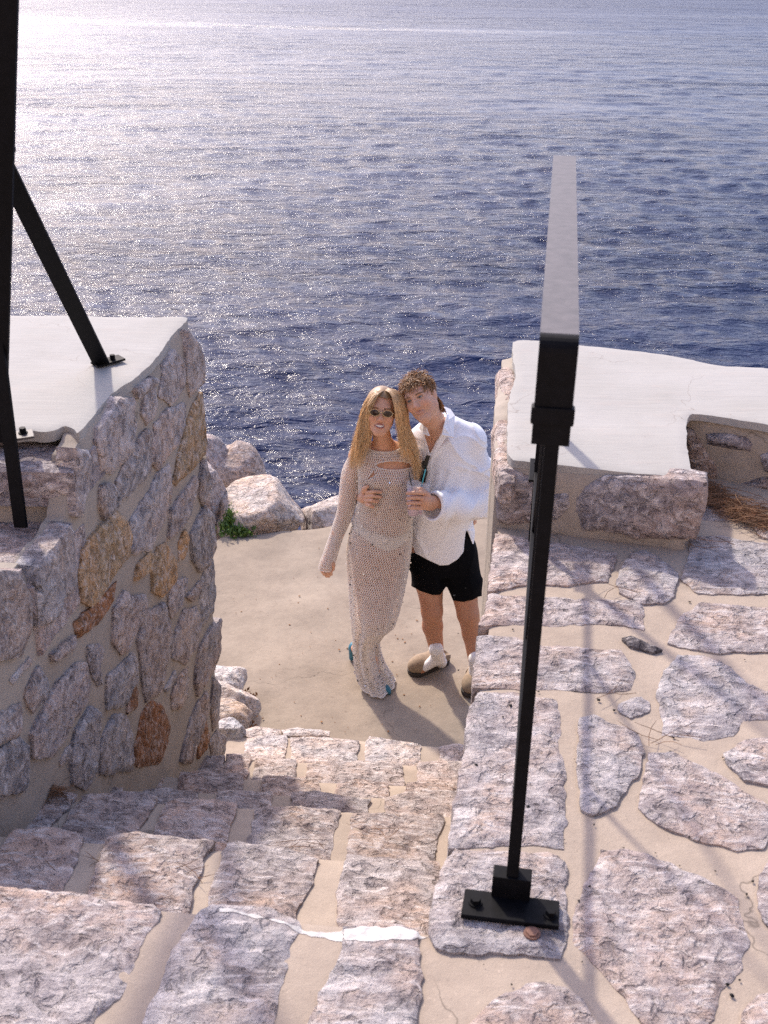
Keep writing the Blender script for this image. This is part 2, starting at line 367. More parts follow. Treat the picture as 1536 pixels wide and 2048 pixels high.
# ------------------------------------------------------------------ boulders at the edge
def boulder(name, c, r, seed, color, label, cat='boulder', planes=13, rot=0.0, group=None):
    rng = random.Random(seed)
    bm = bmesh.new(); bmesh.ops.create_icosphere(bm, subdivisions=5, radius=1)
    pls = []
    for _ in range(planes):
        n = Vector((rng.gauss(0, 1), rng.gauss(0, 1), rng.gauss(0, .8))).normalized(); pls.append((n, rng.uniform(.55, .88)))
    pls.append((Vector((0, 0, 1)), .8)); Rz = Matrix.Rotation(rot, 3, 'Z')
    for v in bm.verts:
        n = v.co.normalized(); k = 1.0
        for q, dd in pls:
            dq = n.dot(q)
            if dq > .05: k = min(k, dd / dq)
        k += .045 * nz(n, 2.2, 4, seed) + .02 * nz(n, 8, 3, seed + 4)
        v.co = Rz @ Vector((n.x * k * r[0], n.y * k * r[1], n.z * k * r[2]))
    bmesh.ops.smooth_vert(bm, verts=bm.verts, factor=.35, use_axis_x=True, use_axis_y=True, use_axis_z=True)
    o = bm_obj(name, bm, M['stone'], None, True); o.location = c; o.color = (*color, 1)
    tag(o, label, cat, group); return o
WH = (.55, .49, .44); GY = (.43, .38, .37)
def bpos(x, y, d): return at_d(x, y, d)
boulder('boulder', at_d(523, 1022, 7.25), (.39, .34, .25), 5, WH, 'large pale flat topped boulder right beside the green plant', rot=-.35)
boulder('boulder', at_d(465, 958, 8.05), (.26, .26, .37), 21, (.45, .38, .34), 'tall grey and rust stained boulder behind the large pale one')
boulder('boulder', at_d(424, 1010, 7.3), (.16, .3, .40), 33, GY, 'narrow grey boulder touching the end of the left stone wall')
boulder('boulder', at_d(400, 960, 8.0), (.4, .3, .45), 35, GY, 'grey boulder half hidden behind the end of the left stone wall')
boulder('boulder', at_d(655, 1050, 7.35), (.26, .26, .22), 41, WH, 'low pale boulder at the quay edge just behind the woman in the net dress')
boulder('boulder', at_d(985, 1000, 7.75), (.22, .3, .22), 47, (.5, .43, .37), 'tan boulder between the man in the white shirt and the right wall')
boulder('boulder', at_d(955, 1022, 7.45), (.3, .25, .14), 49, WH, 'flat pale rock low behind the waist of the man in the white shirt')
boulder('rock', at_d(440, 1368, 4.95), (.16, .2, .12), 51, (.62, .6, .58), 'white rock furthest from the steps in the brown weed', 'rock')
boulder('rock', at_d(458, 1408, 4.75), (.19, .14, .13), 53, WH, 'long pale rock in the middle of the brown weed beside the quay', 'rock', rot=-.6)
boulder('rock', at_d(452, 1448, 4.56), (.16, .13, .12), 57, (.5, .44, .38), 'tan rock beside the left end of the lowest step', 'rock', rot=-.5)
boulder('rock', at_d(460, 1476, 4.42), (.10, .1, .10), 59, (.5, .49, .5), 'small bluish grey stone at the foot of the left wall', 'rock')

# weeds and plant
def leaf_cloud(name, centers, n, size, mat, seed, up=.6):
    rng = np.random.RandomState(seed); V, Fc = [], []
    for _ in range(n):
        c, r = centers[rng.randint(len(centers))]
        p = np.array(c) + rng.normal(0, .45, 3) * r; t = rng.normal(0, 1, 3); t[2] = abs(t[2]) + up; t /= np.linalg.norm(t)
        s = np.cross(t, rng.normal(0, 1, 3)); s /= np.linalg.norm(s); L = size * rng.uniform(.6, 1.4); o = len(V)
        V += [p, p + t * L * .5 + s * L * .22, p + t * L, p + t * L * .5 - s * L * .22]; Fc += [[o, o + 1, o + 2, o + 3]]
    return V, Fc
c1 = [(at_d(455, 1058, 6.95), np.array([.05, .1, .05])), (at_d(463, 1045, 7.0), np.array([.05, .07, .09])), (at_d(480, 1066, 6.9), np.array([.09, .06, .035]))]
V, Fc = leaf_cloud('leaf', c1, 900, .035, M['leaf'], 2)
pl_ = empty('succulent_plant', at_d(462, 1066, 6.95)); tag(pl_, 'bright green low plant growing between the boulders and the quay', 'plant')
mesh_obj('leaves', V, Fc, M['leaf'], pl_, False)
stv, stf = tubes([np.array([at_d(462, 1072, 6.95), at_d(462 + dx, 1050 + dy, 6.97)]) for dx, dy in ((-8, 4), (0, -8), (10, 4), (18, 8))], [np.array([.006, .002])] * 4, 5)
mesh_obj('stem', stv, stf, M['leaf'], pl_, True)
c2 = [(at_z(x, y, .02), np.array([.06, .05, .02])) for x, y in ((447, 1385), (460, 1388), (475, 1392), (482, 1408), (488, 1425), (470, 1440), (478, 1452), (482, 1448), (448, 1452), (455, 1460), (490, 1398))]
V, Fc = leaf_cloud('weed', c2, 1500, .022, M['weed'], 5, .1)
o = mesh_obj('dry_weed', V, Fc, M['weed'], None, False); tag(o, 'brown dried weed between the pale rocks and the quay', 'weed', kind='stuff')

# ------------------------------------------------------------------ terrace on the right and landing under the camera
ZT = 2.02
TP = Plane((0, 0, ZT), (0, 0, 1))
edge_px = [(868, 1862), (880, 1850), (893, 1740), (905, 1645), (918, 1580), (932, 1500), (950, 1400), (960, 1340), (967, 1290), (975, 1240), (985, 1170), (994, 1085)]
edge_w = [at_z(x + 6, y, ZT)[:2] for x, y in edge_px]
AL = at_z(0, 1789, ZT); AR = at_z(860, 1866, ZT)
a_left = AL + (AL - AR) * 1.6
terr_uv = [(-3.2, -1.6), (3.6, -1.6), (3.6, 3.75), (1.0, 3.75), (.95, 3.3), (edge_w[-1][0], 3.3)] + [tuple(p) for p in edge_w[::-1]] + [(AR[0], AR[1])] + [(a_left[0], a_left[1])] + [(-3.2, a_left[1])]
terr = slab('terrace', terr_uv, TP, M['mortar'], None, .04, 0, 2.3, .0025, .006, .02, .0, 0, scales=(4, 18)); tag(terr, kind='structure')
for v in terr.data.vertices:
    if v.co.z < ZT - .5 and v.co.x < .6 and v.co.y > 1.5: v.co.x += .10
LG = (.415, .375, .37)
T = {
 'base': [(917, 1708), (992, 1710), (1106, 1723), (1120, 1732), (1122, 1846), (1106, 1908), (904, 1903), (880, 1890), (869, 1846), (886, 1758)],
 'e2': [(956, 1390), (1000, 1388), (1060, 1392), (1107, 1407), (1118, 1438), (1115, 1490), (1126, 1582), (1133, 1639), (1124, 1692), (1014, 1683), (902, 1690), (906, 1648), (916, 1582), (930, 1500), (944, 1430)],
 'e3': [(963, 1277), (1037, 1279), (1087, 1293), (1235, 1302), (1262, 1345), (1250, 1376), (1212, 1384), (1018, 1376), (955, 1374)],
 'e4': [(982, 1190), (1056, 1194), (1134, 1199), (1274, 1203), (1283, 1232), (1281, 1261), (1219, 1250), (1095, 1250), (1018, 1252), (968, 1250)],
 'e5': [(996, 1073), (1056, 1083), (1095, 1087), (1227, 1108), (1225, 1135), (1208, 1163), (1126, 1170), (1056, 1170), (985, 1180)],
 'f6': [(1262, 1112), (1289, 1108), (1328, 1131), (1353, 1151), (1347, 1194), (1328, 1207), (1281, 1205), (1243, 1186), (1239, 1163)],
 'f7': [(1386, 1081), (1444, 1077), (1560, 1095), (1570, 1184), (1483, 1188), (1398, 1186), (1367, 1159), (1378, 1128)],
 'f8': [(1402, 1209), (1483, 1217), (1560, 1222), (1560, 1302), (1483, 1306), (1440, 1308), (1386, 1298), (1343, 1287), (1359, 1236)],
 'f9': [(1359, 1314), (1406, 1318), (1460, 1337), (1491, 1368), (1550, 1395), (1545, 1434), (1483, 1440), (1460, 1465), (1406, 1475), (1328, 1467), (1328, 1419), (1320, 1388), (1332, 1345)],
 'f10': [(1239, 1411), (1281, 1397), (1295, 1407), (1293, 1423), (1262, 1438), (1239, 1426)],
 'f11': [(1157, 1442), (1188, 1434), (1212, 1450), (1270, 1473), (1285, 1504), (1270, 1556), (1225, 1608), (1186, 1624), (1164, 1617), (1160, 1540)],
 'f12': [(1305, 1516), (1344, 1516), (1410, 1542), (1472, 1578), (1536, 1617), (1550, 1661), (1520, 1696), (1467, 1696), (1388, 1679), (1322, 1648), (1287, 1617), (1291, 1564)],
 'f13': [(1450, 1512), (1489, 1487), (1570, 1475), (1570, 1575), (1489, 1560), (1459, 1534)],
 'f14': [(1208, 1710), (1256, 1707), (1335, 1732), (1410, 1763), (1467, 1802), (1481, 1881), (1472, 1934), (1437, 1978), (1420, 2030), (1380, 2060), (1283, 2040), (1243, 1996), (1208, 1947), (1159, 1881), (1155, 1846), (1168, 1793)],
 'f15': [(930, 2060), (992, 2009), (1071, 1980), (1124, 1987), (1159, 2009), (1200, 2070), (1190, 2110), (935, 2110)],
 'f16': [(1516, 1755), (1540, 1730), (1590, 1740), (1590, 1880), (1530, 1850), (1516, 1815)],
 'f17': [(1480, 2030), (1510, 1995), (1590, 1975), (1600, 2100), (1485, 2090)],
 'f18': [(1386, 1011), (1425, 1015), (1472, 1032), (1448, 1042), (1398, 1040)],
 'f20': [(1500, 1040), (1545, 1045), (1590, 1060), (1580, 1085), (1520, 1075)],
 'a1': [(-60, 1786), (60, 1784), (130, 1790), (215, 1803), (300, 1815), (319, 1828), (305, 1857), (287, 1889), (264, 1922), (249, 1954), (234, 1992), (193, 2030), (175, 2090), (-80, 2090)],
 'a2': [(400, 1822), (425, 1815), (465, 1818), (530, 1828), (583, 1850), (588, 1860), (577, 1890), (562, 1945), (545, 2005), (534, 2090), (275, 2090), (296, 2036), (308, 2012), (328, 1968), (343, 1927), (363, 1889), (381, 1857)],
 'a3': [(690, 1862), (735, 1858), (800, 1860), (830, 1868), (831, 1955), (823, 2090), (602, 2090), (620, 2045), (647, 2007), (666, 1950), (690, 1885)],
}
for k, p in T.items():
    big = k in ('f14', 'e2', 'a1', 'a2', 'a3', 'base')
    px_stone(p, TP, terr, s=.011 if k[0] != 'f' or big else .014, h0=.010, amp=.0065 if big else .0055, rim=.006, rimr=.007, edge=.012, scales=(13, 36), color=LG)
o = px_stone([(1247, 1283), (1266, 1281), (1320, 1304), (1305, 1310), (1258, 1296)], TP, None, s=.008, h0=.02, depth=.002, rim=.012, color=(.12, .11, .12), name='stone_chip')
tag(o, 'small dark stone chip lying on the mortar of the right terrace', 'stone chip')

terr.data.materials.append(M['grout'])
for p in terr.data.polygons:
    if abs(p.normal.z) < .5: p.material_index = 1
# courses of stone on the terrace's face toward the stairs
ew0, ew1 = np.array(edge_w[1]), np.array(edge_w[-1]); ed_ = (ew1 - ew0) / np.linalg.norm(ew1 - ew0); eL = np.linalg.norm(ew1 - ew0)
dv_ = max(0.0, max((np.array(q) - ew0) @ np.array([ed_[1], -ed_[0]]) for q in edge_w[1:]))      # how far the edge bows away from the stairs
RF = Plane((ew0[0] + dv_ + .035, ew0[1], ZT), (-ed_[1], ed_[0], -.05), (ed_[0], ed_[1], 0))
rr_ = random.Random(5); zc_ = .02
while zc_ < 1.9:
    hh_ = rr_.uniform(.18, .28); u_ = -.1 - rr_.uniform(0, .2)
    while u_ < eL - .1:
        w_ = rr_.uniform(.25, .5); j_ = lambda: rr_.uniform(-.025, .025)
        top_ = min(zc_ + hh_ - .03, 1.99); sgn = 1 if RF.v[2] > 0 else -1
        q_ = [(u_ + .02 + j_(), sgn * (zc_ - ZT + .02 + j_())), (u_ + w_ - .02 + j_(), sgn * (zc_ - ZT + .02 + j_())), (u_ + w_ - .02 + j_(), sgn * (top_ - ZT + j_() * .5)), (u_ + w_ * .5, sgn * (top_ - ZT + .01)), (u_ + .02 + j_(), sgn * (top_ - ZT + j_() * .5))]
        slab('stone', q_, RF, M['stone'], terr, .035, .022, .1, .012, .012, .014, .012, 0, (.50 + j_() * 2, .43 + j_(), .41 + j_()), scales=(12, 30), seed=rr_.uniform(0, 50))
        u_ += w_
    zc_ += hh_

# unseen pale limestone slope, added behind the camera to bounce warm sunlight forward
def build_bounce_hill():
    xs = np.linspace(-26, 26, 105); ys = np.linspace(-1.5, -24, 60); X, Y = np.meshgrid(xs, ys)
    Pn = np.stack([X, Y, 0 * X], -1).reshape(-1, 3)
    n = np.array([nz(p, .35, 5, 7) for p in Pn]).reshape(X.shape); n2 = np.array([nz(p, 1.3, 4, 3) for p in Pn]).reshape(X.shape)
    up_ = np.clip((-1.6 - Y), 0, None); Z = ZT - .05 + up_ * .95 + (n * 1.3 + n2 * .35) * np.clip(up_ / 3, 0, 1) - np.clip(np.abs(X) - 3.4, 0, 3) * .5
    nY, nX = X.shape; i = np.arange(nY - 1)[:, None] * nX + np.arange(nX - 1)[None]
    o = mesh_obj('bounce_hillside', np.stack([X, Y, Z], -1).reshape(-1, 3), np.stack([i, i + nX, i + nX + 1, i + 1], -1).reshape(-1, 4), M['stone'], None, False); o.color = (.58, .50, .44, 1); tag(o, kind='structure')
build_bounce_hill()

# ------------------------------------------------------------------ staircase
stairs = empty('stone_staircase', (0, 3.2, 0)); tag(stairs, 'pale stone staircase with mortar joints leading down to the quay', 'staircase')
rows = {  # nose line in the picture: left pixel, right pixel, height of the nose, rise at the left wall
 'B': ((0, 1664), (900, 1726), 1.72, .04), 'C': ((100, 1592), (890, 1626), 1.42, .12), 'D': ((165, 1572), (900, 1594), 1.12, .12),
 'E': ((240, 1544), (900, 1570), .82, .10), 'F': ((400, 1514), (920, 1529), .52, .06), 'G': ((482, 1458), (930, 1494), .25, .0)}
ST = {
 'B': [[(28, 1668), (35, 1662), (75, 1661), (130, 1663), (150, 1667), (165, 1680), (160, 1700), (145, 1740), (130, 1770), (118, 1792), (95, 1850), (-60, 1850), (-60, 1690), (5, 1700)],
       [(215, 1690), (222, 1681), (267, 1673), (325, 1678), (423, 1689), (407, 1717), (397, 1749), (384, 1782), (374, 1820), (372, 1880), (150, 1880), (176, 1798), (195, 1752), (208, 1720)],
       [(456, 1690), (475, 1687), (540, 1698), (600, 1708), (637, 1720), (627, 1749), (613, 1782), (593, 1814), (580, 1890), (400, 1890), (420, 1808), (436, 1750)],
       [(701, 1712), (740, 1716), (800, 1722), (868, 1728), (876, 1745), (876, 1790), (872, 1815), (868, 1850), (860, 1900), (690, 1900), (680, 1818), (678, 1785), (691, 1746)]],
 'C': [[(-40, 1600), (5, 1597), (60, 1590), (125, 1592), (148, 1595), (130, 1620), (110, 1640), (90, 1662), (80, 1705), (-50, 1705)],
       [(167, 1597), (200, 1592), (260, 1590), (310, 1598), (309, 1603), (293, 1632), (270, 1675), (262, 1715), (115, 1715), (130, 1664), (143, 1632)],
       [(342, 1606), (360, 1603), (420, 1605), (465, 1615), (456, 1651), (449, 1684), (445, 1730), (295, 1730), (306, 1677), (314, 1661), (325, 1635)],
       [(515, 1622), (540, 1617), (600, 1618), (674, 1625), (665, 1661), (658, 1710), (655, 1750), (478, 1750), (496, 1684), (505, 1655)],
       [(710, 1629), (760, 1630), (820, 1632), (880, 1628), (885, 1640), (873, 1668), (864, 1710), (866, 1760), (700, 1760), (699, 1710), (704, 1661)]],
 'D': [[(60, 1582), (165, 1570), (240, 1577), (238, 1600), (225, 1620), (40, 1620)], [(293, 1582), (330, 1577), (395, 1584), (388, 1605), (380, 1622), (280, 1620)],
       [(440, 1584), (480, 1583), (540, 1588), (537, 1622), (530, 1645), (430, 1640)], [(592, 1592), (640, 1588), (735, 1602), (730, 1615), (728, 1650), (585, 1650)],
       [(778, 1600), (800, 1588), (830, 1582), (912, 1585), (908, 1620), (900, 1660), (775, 1660)]],
 'E': [[(225, 1545), (250, 1541), (325, 1545), (322, 1585), (315, 1600), (210, 1600)], [(365, 1548), (400, 1546), (485, 1550), (480, 1590), (475, 1605), (355, 1605)],
       [(530, 1556), (560, 1555), (630, 1560), (640, 1595), (638, 1612), (520, 1612)], [(676, 1568), (720, 1562), (775, 1570), (772, 1605), (768, 1620), (668, 1618)],
       [(815, 1568), (860, 1563), (915, 1567), (912, 1590), (908, 1610), (808, 1610)]],
 'F': [[(340, 1524), (400, 1516), (446, 1514), (442, 1545), (435, 1560), (330, 1560)], [(455, 1512), (475, 1511), (498, 1514), (496, 1545), (490, 1565), (448, 1565)], [(515, 1520), (560, 1518), (590, 1522), (588, 1555), (580, 1575), (508, 1570)],
       [(620, 1530), (660, 1525), (720, 1523), (800, 1530), (805, 1565), (800, 1585), (612, 1580)], [(843, 1530), (880, 1526), (925, 1528), (922, 1572), (918, 1585), (838, 1585)]],
 'G': [[(478, 1464), (512, 1453), (555, 1460), (560, 1471), (500, 1474)], [(565, 1461), (600, 1458), (655, 1464), (657, 1474), (570, 1471)], [(496, 1479), (515, 1474), (568, 1475), (572, 1490), (566, 1520), (492, 1520)],
       [(586, 1479), (650, 1477), (712, 1485), (709, 1530), (586, 1528)], [(734, 1485), (742, 1475), (780, 1480), (836, 1492), (836, 1535), (732, 1530)], [(880, 1497), (905, 1491), (930, 1494), (928, 1535), (878, 1535)]]}
prevN = None
for k, (pl_px, pr_px, z, rise) in rows.items():
    nR = at_z(*pr_px, z); nL = at_z(*pl_px, z + rise)
    ax = nR - nL; ax /= np.linalg.norm(ax); back = np.array([-.14, -1, 0.0]); mid = (nL + nR) / 2
    inn = mid + back * .5 + np.array([0, 0, .085])
    n = np.cross(ax, -(inn - mid)); n *= np.sign(n[2]); PLN = Plane(mid, n, ax)
    e0 = nL - ax * (.25 if k != 'G' else .08); e1 = nR + ax * .22
    pts = np.array([e0, e1, e1 + (inn - mid) * 1.25, e0 + (inn - mid) * 1.25])
    tr = slab('tread', PLN.uv(pts), PLN, M['mortar'], stairs, .03, -.004, .42, .004, .01, .02, .006, 0, scales=(5, 20))
    for q in ST[k]:
        px_stone(q, PLN, stairs, s=.011 if k in 'BC' else .014, h0=.010, depth=.22, amp=.008, rim=.007, rimr=.007, scales=(13, 36), edge=.010,
                 color=(.43, .37, .345) if k != 'G' else (.52, .48, .46))
# paint stroke along the top step
pts_t = [(440, 1813), (470, 1812), (510, 1820), (560, 1831), (590, 1845), (640, 1855), (665, 1850), (700, 1852), (730, 1847), (775, 1849), (815, 1850), (858, 1853), (862, 1858), (845, 1866), (815, 1872), (780, 1871), (740, 1876), (700, 1873), (672, 1868), (640, 1864), (590, 1852), (560, 1838), (510, 1826), (470, 1817), (442, 1816)]
PP = Plane((0, 0, ZT + .017), (0, 0, 1))
from mathutils.bvhtree import BVHTree
def bvh_of(objs):
    vs, fs = [], []
    for q in objs:
        if q.type != 'MESH': continue
        b = len(vs); vs += [q.matrix_world @ v.co for v in q.data.vertices]; fs += [[b + i for i in p.vertices] for p in q.data.polygons]
    return BVHTree.FromPolygons(vs, fs)
tb_ = bvh_of([terr] + list(terr.children))
o = slab('paint_mark', [PP.hit(*p) for p in pts_t], PP, M['paint'], None, .005, 0, .006, 0, 0, .01, .012, 1)
for v in o.data.vertices:
    h = tb_.ray_cast(Vector((v.co.x, v.co.y, ZT + .2)), Vector((0, 0, -1)))
    zz_ = h[0].z if h[0] is not None and h[0].z > ZT - .05 else ZT
    v.co.z = zz_ + (.0012 if v.co.z > ZT + .014 else -.004)
tag(o, 'white paint stroke along the front edge of the top step', 'paint mark')

# ------------------------------------------------------------------ left wall
ZL = 2.453
wdir = np.array([.14, 1, 0.0]) / math.hypot(.14, 1)
WP = Plane((-.855, 2.975, 0), (1, -.14, 0), wdir)          # u along the stairs, v = cross(n,u) up
lw = empty('left_stone_wall', (-1.3, 3.4, 0)); lw.name = 'rubble_wall'
tag(lw, 'rubble stone wall with white plastered top left of the stairs', 'wall')
LPz = Plane((0, 0, ZL), (0, 0, 1))
in_px = [(156, 869), (179, 846), (195, 822), (218, 793), (245, 773), (272, 756), (306, 725), (331, 688), (355, 660), (378, 640)]
inner = [at_z(x, y, ZL)[:2] for x, y in in_px]
# mortar body: face outline in the wall plane then a solid box behind
face_px = [(159, 902), (195, 843), (245, 793), (306, 742), (345, 690), (381, 652), (392, 665), (402, 720), (410, 900), (421, 1050), (431, 1200), (437, 1330), (446, 1480), (450, 1530), (440, 1620), (330, 1660), (200, 1700), (60, 1740), (-60, 1700), (-60, 1300), (30, 1150), (70, 1150), (72, 1130), (140, 1050), (146, 1000), (150, 920)]
fuv = np.array([WP.hit(*p) for p in face_px])
slab('wall', fuv, WP, M['grout'], lw, .022, 0, .07, .005, .02, .03, .012, 1, scales=(5, 19), hfun=lambda P, d: .005 * nza(P, 2.0, 2, 3))
WS = {
 'g': [[(200, 858), (238, 806), (260, 806), (265, 845), (259, 900), (225, 936), (203, 931), (195, 881)], [(328, 731), (347, 709), (366, 731), (364, 775), (341, 806), (319, 788)], [(372, 668), (389, 690), (400, 725), (400, 762), (376, 784), (369, 750)],
       [(288, 794), (300, 772), (309, 778), (306, 831), (291, 847), (283, 825)], [(309, 850), (331, 825), (359, 809), (366, 816), (356, 869), (347, 891), (316, 931), (303, 916)], [(275, 878), (288, 866), (297, 872), (295, 944), (259, 981), (238, 994), (234, 959), (250, 925)],
       [(294, 988), (312, 953), (331, 934), (336, 944), (338, 988), (328, 1031), (312, 1069), (300, 1094), (262, 1097), (261, 1038)], [(341, 1019), (369, 978), (384, 959), (388, 975), (375, 1028), (350, 1062), (338, 1069)], [(398, 962), (409, 919), (416, 975), (403, 1006), (397, 991)],
       [(200, 975), (219, 969), (231, 994), (228, 1016), (203, 1034), (197, 1006)], [(272, 775), (297, 756), (312, 762), (294, 781), (275, 797)], [(381, 1070), (405, 1020), (420, 1035), (423, 1099), (413, 1125), (397, 1138), (384, 1115)],
       [(228, 1219), (247, 1187), (260, 1196), (283, 1193), (286, 1219), (270, 1258), (254, 1291), (241, 1299), (226, 1278)], [(286, 1235), (322, 1216), (332, 1245), (339, 1294), (326, 1330), (319, 1375), (290, 1392), (283, 1343), (277, 1284)],
       [(335, 1187), (345, 1164), (368, 1160), (362, 1190), (355, 1213), (339, 1232), (334, 1213)], [(371, 1193), (387, 1174), (396, 1164), (394, 1187), (381, 1200)], [(399, 1180), (407, 1144), (423, 1128), (427, 1180), (423, 1219), (404, 1247), (399, 1232)],
       [(352, 1258), (365, 1226), (387, 1219), (394, 1245), (391, 1284), (368, 1323), (345, 1310)], [(396, 1297), (417, 1262), (433, 1245), (433, 1304), (420, 1336), (394, 1382), (389, 1362)], [(101, 1307), (120, 1284), (140, 1271), (143, 1284), (133, 1304), (104, 1320)],
       [(176, 1297), (195, 1289), (205, 1307), (195, 1330), (202, 1362), (192, 1366), (179, 1336)], [(215, 1353), (234, 1333), (260, 1310), (269, 1327), (267, 1366), (241, 1408), (215, 1411)], [(52, 1375), (75, 1336), (91, 1359), (88, 1389), (65, 1421), (49, 1395)],
       [(111, 1375), (143, 1336), (163, 1336), (168, 1375), (166, 1405), (137, 1437), (124, 1470), (104, 1502), (72, 1502), (68, 1463), (85, 1424)], [(20, 1358), (55, 1320), (59, 1327), (27, 1362)], [(150, 1463), (176, 1424), (192, 1434), (192, 1480), (186, 1528), (169, 1567), (143, 1561), (143, 1506)],
       [(208, 1467), (225, 1437), (247, 1437), (260, 1480), (257, 1535), (202, 1541), (200, 1499)], [(378, 1441), (391, 1411), (407, 1392), (412, 1415), (404, 1447), (391, 1489), (381, 1519), (361, 1515)], [(326, 1376), (345, 1346), (347, 1357), (330, 1382)],
       [(-30, 1437), (33, 1411), (36, 1441), (29, 1473), (-30, 1493)], [(-30, 1515), (33, 1480), (50, 1496), (49, 1538), (42, 1577), (-30, 1600)], [(420, 1408), (426, 1362), (436, 1375), (433, 1437), (423, 1457)], [(417, 1483), (433, 1463), (446, 1473), (446, 1506), (423, 1509)], [(117, 1522), (130, 1496), (140, 1489), (137, 1519), (120, 1535)],
       [(-20, 1150), (26, 1151), (42, 1180), (54, 1206), (52, 1252), (36, 1297), (-20, 1315)], [(70, 1136), (132, 1062), (138, 1115), (140, 1174), (117, 1197), (111, 1226), (72, 1245)], [(148, 905), (169, 905), (175, 938), (172, 969), (156, 1025), (148, 1022)]],
 'o': [[(380, 819), (400, 794), (405, 850), (407, 906), (375, 941), (353, 962), (347, 953), (356, 906), (366, 875)], [(182, 1076), (205, 1050), (226, 1029), (245, 1045), (254, 1075), (250, 1112), (228, 1138), (195, 1190), (182, 1201), (163, 1193), (158, 1148), (166, 1102)],
       [(312, 1099), (326, 1092), (345, 1122), (345, 1157), (322, 1187), (303, 1177), (303, 1138)], [(273, 1128), (296, 1102), (303, 1115), (296, 1141), (270, 1157)], [(356, 1083), (368, 1063), (373, 1076), (365, 1112), (355, 1118)]],
 'r': [[(150, 1242), (173, 1222), (208, 1190), (225, 1170), (218, 1206), (192, 1245), (156, 1268)], [(256, 1395), (267, 1372), (273, 1385), (267, 1415), (254, 1424)], [(283, 1431), (303, 1405), (322, 1421), (332, 1447), (332, 1483), (319, 1515), (299, 1527), (269, 1525), (273, 1480), (280, 1450)], [(391, 1476), (407, 1444), (412, 1470), (407, 1496), (394, 1515)]],
 'w': [[(342, 1389), (358, 1349), (371, 1336), (374, 1375), (358, 1415), (345, 1415)]]}
WC = {'g': (.40, .375, .375), 'o': (.53, .38, .22), 'r': (.36, .185, .09), 'w': (.52, .46, .42)}
WL = {'o': 'ochre stone', 'r': 'rust coloured stone'}
for k, L in WS.items():
    for q in L:
        c = WC[k]
        o = px_stone(q, WP, lw, s=.014, h0=.013 + random.uniform(0, .008), depth=.05, amp=.007, rim=.008, rimr=.005, scales=(12, 36), edge=.009, grow=.045, gmax=.15, color=c, jitter=.16)
        if k in WL: o['label'] = WL[k]
# plaster cap
near_px = [(150, 862), (140, 856), (128, 853), (112, 862), (85, 866), (60, 863), (30, 866), (-20, 868)]
near = [at_z(x, y, ZL)[:2] for x, y in near_px]
farL = [at_z(x, y, ZL)[:2] for x, y in ((370, 634), (330, 636), (260, 636), (130, 632), (20, 632))]
capuv = [tuple(p) for p in inner] + [tuple(p) for p in farL] + [(-3.4, farL[-1][1]), (-3.4, near[-1][1])] + [tuple(p) for p in near[::-1]]
slab('plaster_top', capuv, LPz, M['plaster'], lw, .02, .004, .03, .0015, .003, .006, .006, 1, scales=(3, 11), hfun=lambda P, d: .004 * nza(P, 1.7, 2, 8))
# solid core below the cap and stepped quoin blocks at the near end
def prism(name, uv, z0, z1, mat, parent, s=.05, color=None, amp=.008, edge=.01, rim=.012):
    return slab(name, uv, Plane((0, 0, z1), (0, 0, 1)), mat, parent, s, 0, z1 - z0, amp, rim, .02, edge, 0, color)
def wpt(x, y): return WP.P(WP.hit(x, y))
def wx(y): return -.855 + .14 * (y - 2.975)
dA = 2.87; zA0 = at_d(100, 1014, dA)[2]; zA1 = at_d(100, 1050, dA)[2]
dB = 2.55; zB1 = zA1; zB0 = wpt(72, 1245)[2]
dC = 2.45; zC1 = wpt(20, 1152)[2]; zC0 = zC1 - .07
print('blocks', dA, zA0, zA1, dB, zB0, dC, zC1)
fi = np.array(inner) - np.array([.07, 0])
prism('wall_core', [tuple(p) for p in fi[::3]] + [(fi[-1][0], 3.96), (-.9, 3.96), (-3.3, 3.96), (-3.3, dA + .16), (wx(dA) - .1, dA + .16)], -.5, ZL - .07, M['grout'], lw)
def block(name, x0, x1, y0, y1, z0, z1, color, mat=None, s=.018, amp=.008, edge=.008):
    return slab(name, [(x0, y0), (x1 + .14 * 0, y0), (x1 + .14 * (y1 - y0), y1), (x0, y1)], Plane((0, 0, z1), (0, 0, 1)), mat or M['stone'], lw, s, 0, z1 - z0, amp, .014, .018, edge, 0, color, seed=random.uniform(0, 40))
def front(name, xa, xb, y, za, zb, color, mat, amp=.010):
    pl2 = Plane((xa, y, za), (0, -1, 0), (1, 0, 0)); w, h = xb - xa, zb - za
    return slab(name, [(0, 0), (w, 0), (w, h), (0, h)], pl2, mat, lw, .018, .004, .06, amp, .02, .02, .008, 1, color, seed=random.uniform(0, 40))
dE, zE = wpt(-60, 1330)[1], wpt(-60, 1330)[2]
prism('mortar_bed', [(-3.3, dE - .25), (wx(dE) - .07, dE - .25), (wx(dC) - .05, dC + .05), (-3.3, dC + .05)], 0, zE - .03, M['grout'], lw)
DK = (.33, .30, .315)
block('stone', wx(dA) - .42, wx(dA) + .004, dA, dA + .22, zA0, ZL - .055, DK); front('stone', wx(dA) - .42, wx(dA), dA, zA0, ZL - .06, DK, M['stone'])
block('stone', wx(dA) - 1.2, wx(dA) - .46, dA + .01, dA + .22, zA0, ZL - .05, DK)
block('mortar_bed', -3.3, wx(dA) - .015, dA + .02, dA + .4, -.4, zA0 + .006, None, M['grout'], .04)
block('stone', wx(dB) - .70, wx(dB) + .006, dB, dA + .04, zB0 - .1, zB1, (.43, .375, .37))
block('mortar_bed', -3.3, wx(dB) - .02, dB + .02, dA + .06, -.2, zB1 - .02, None, M['grout'], .04)
block('stone', wx(dC) - .70, wx(dC) - .004, dC - .06, dB - .03, zC0, zC1, (.45, .39, .385))
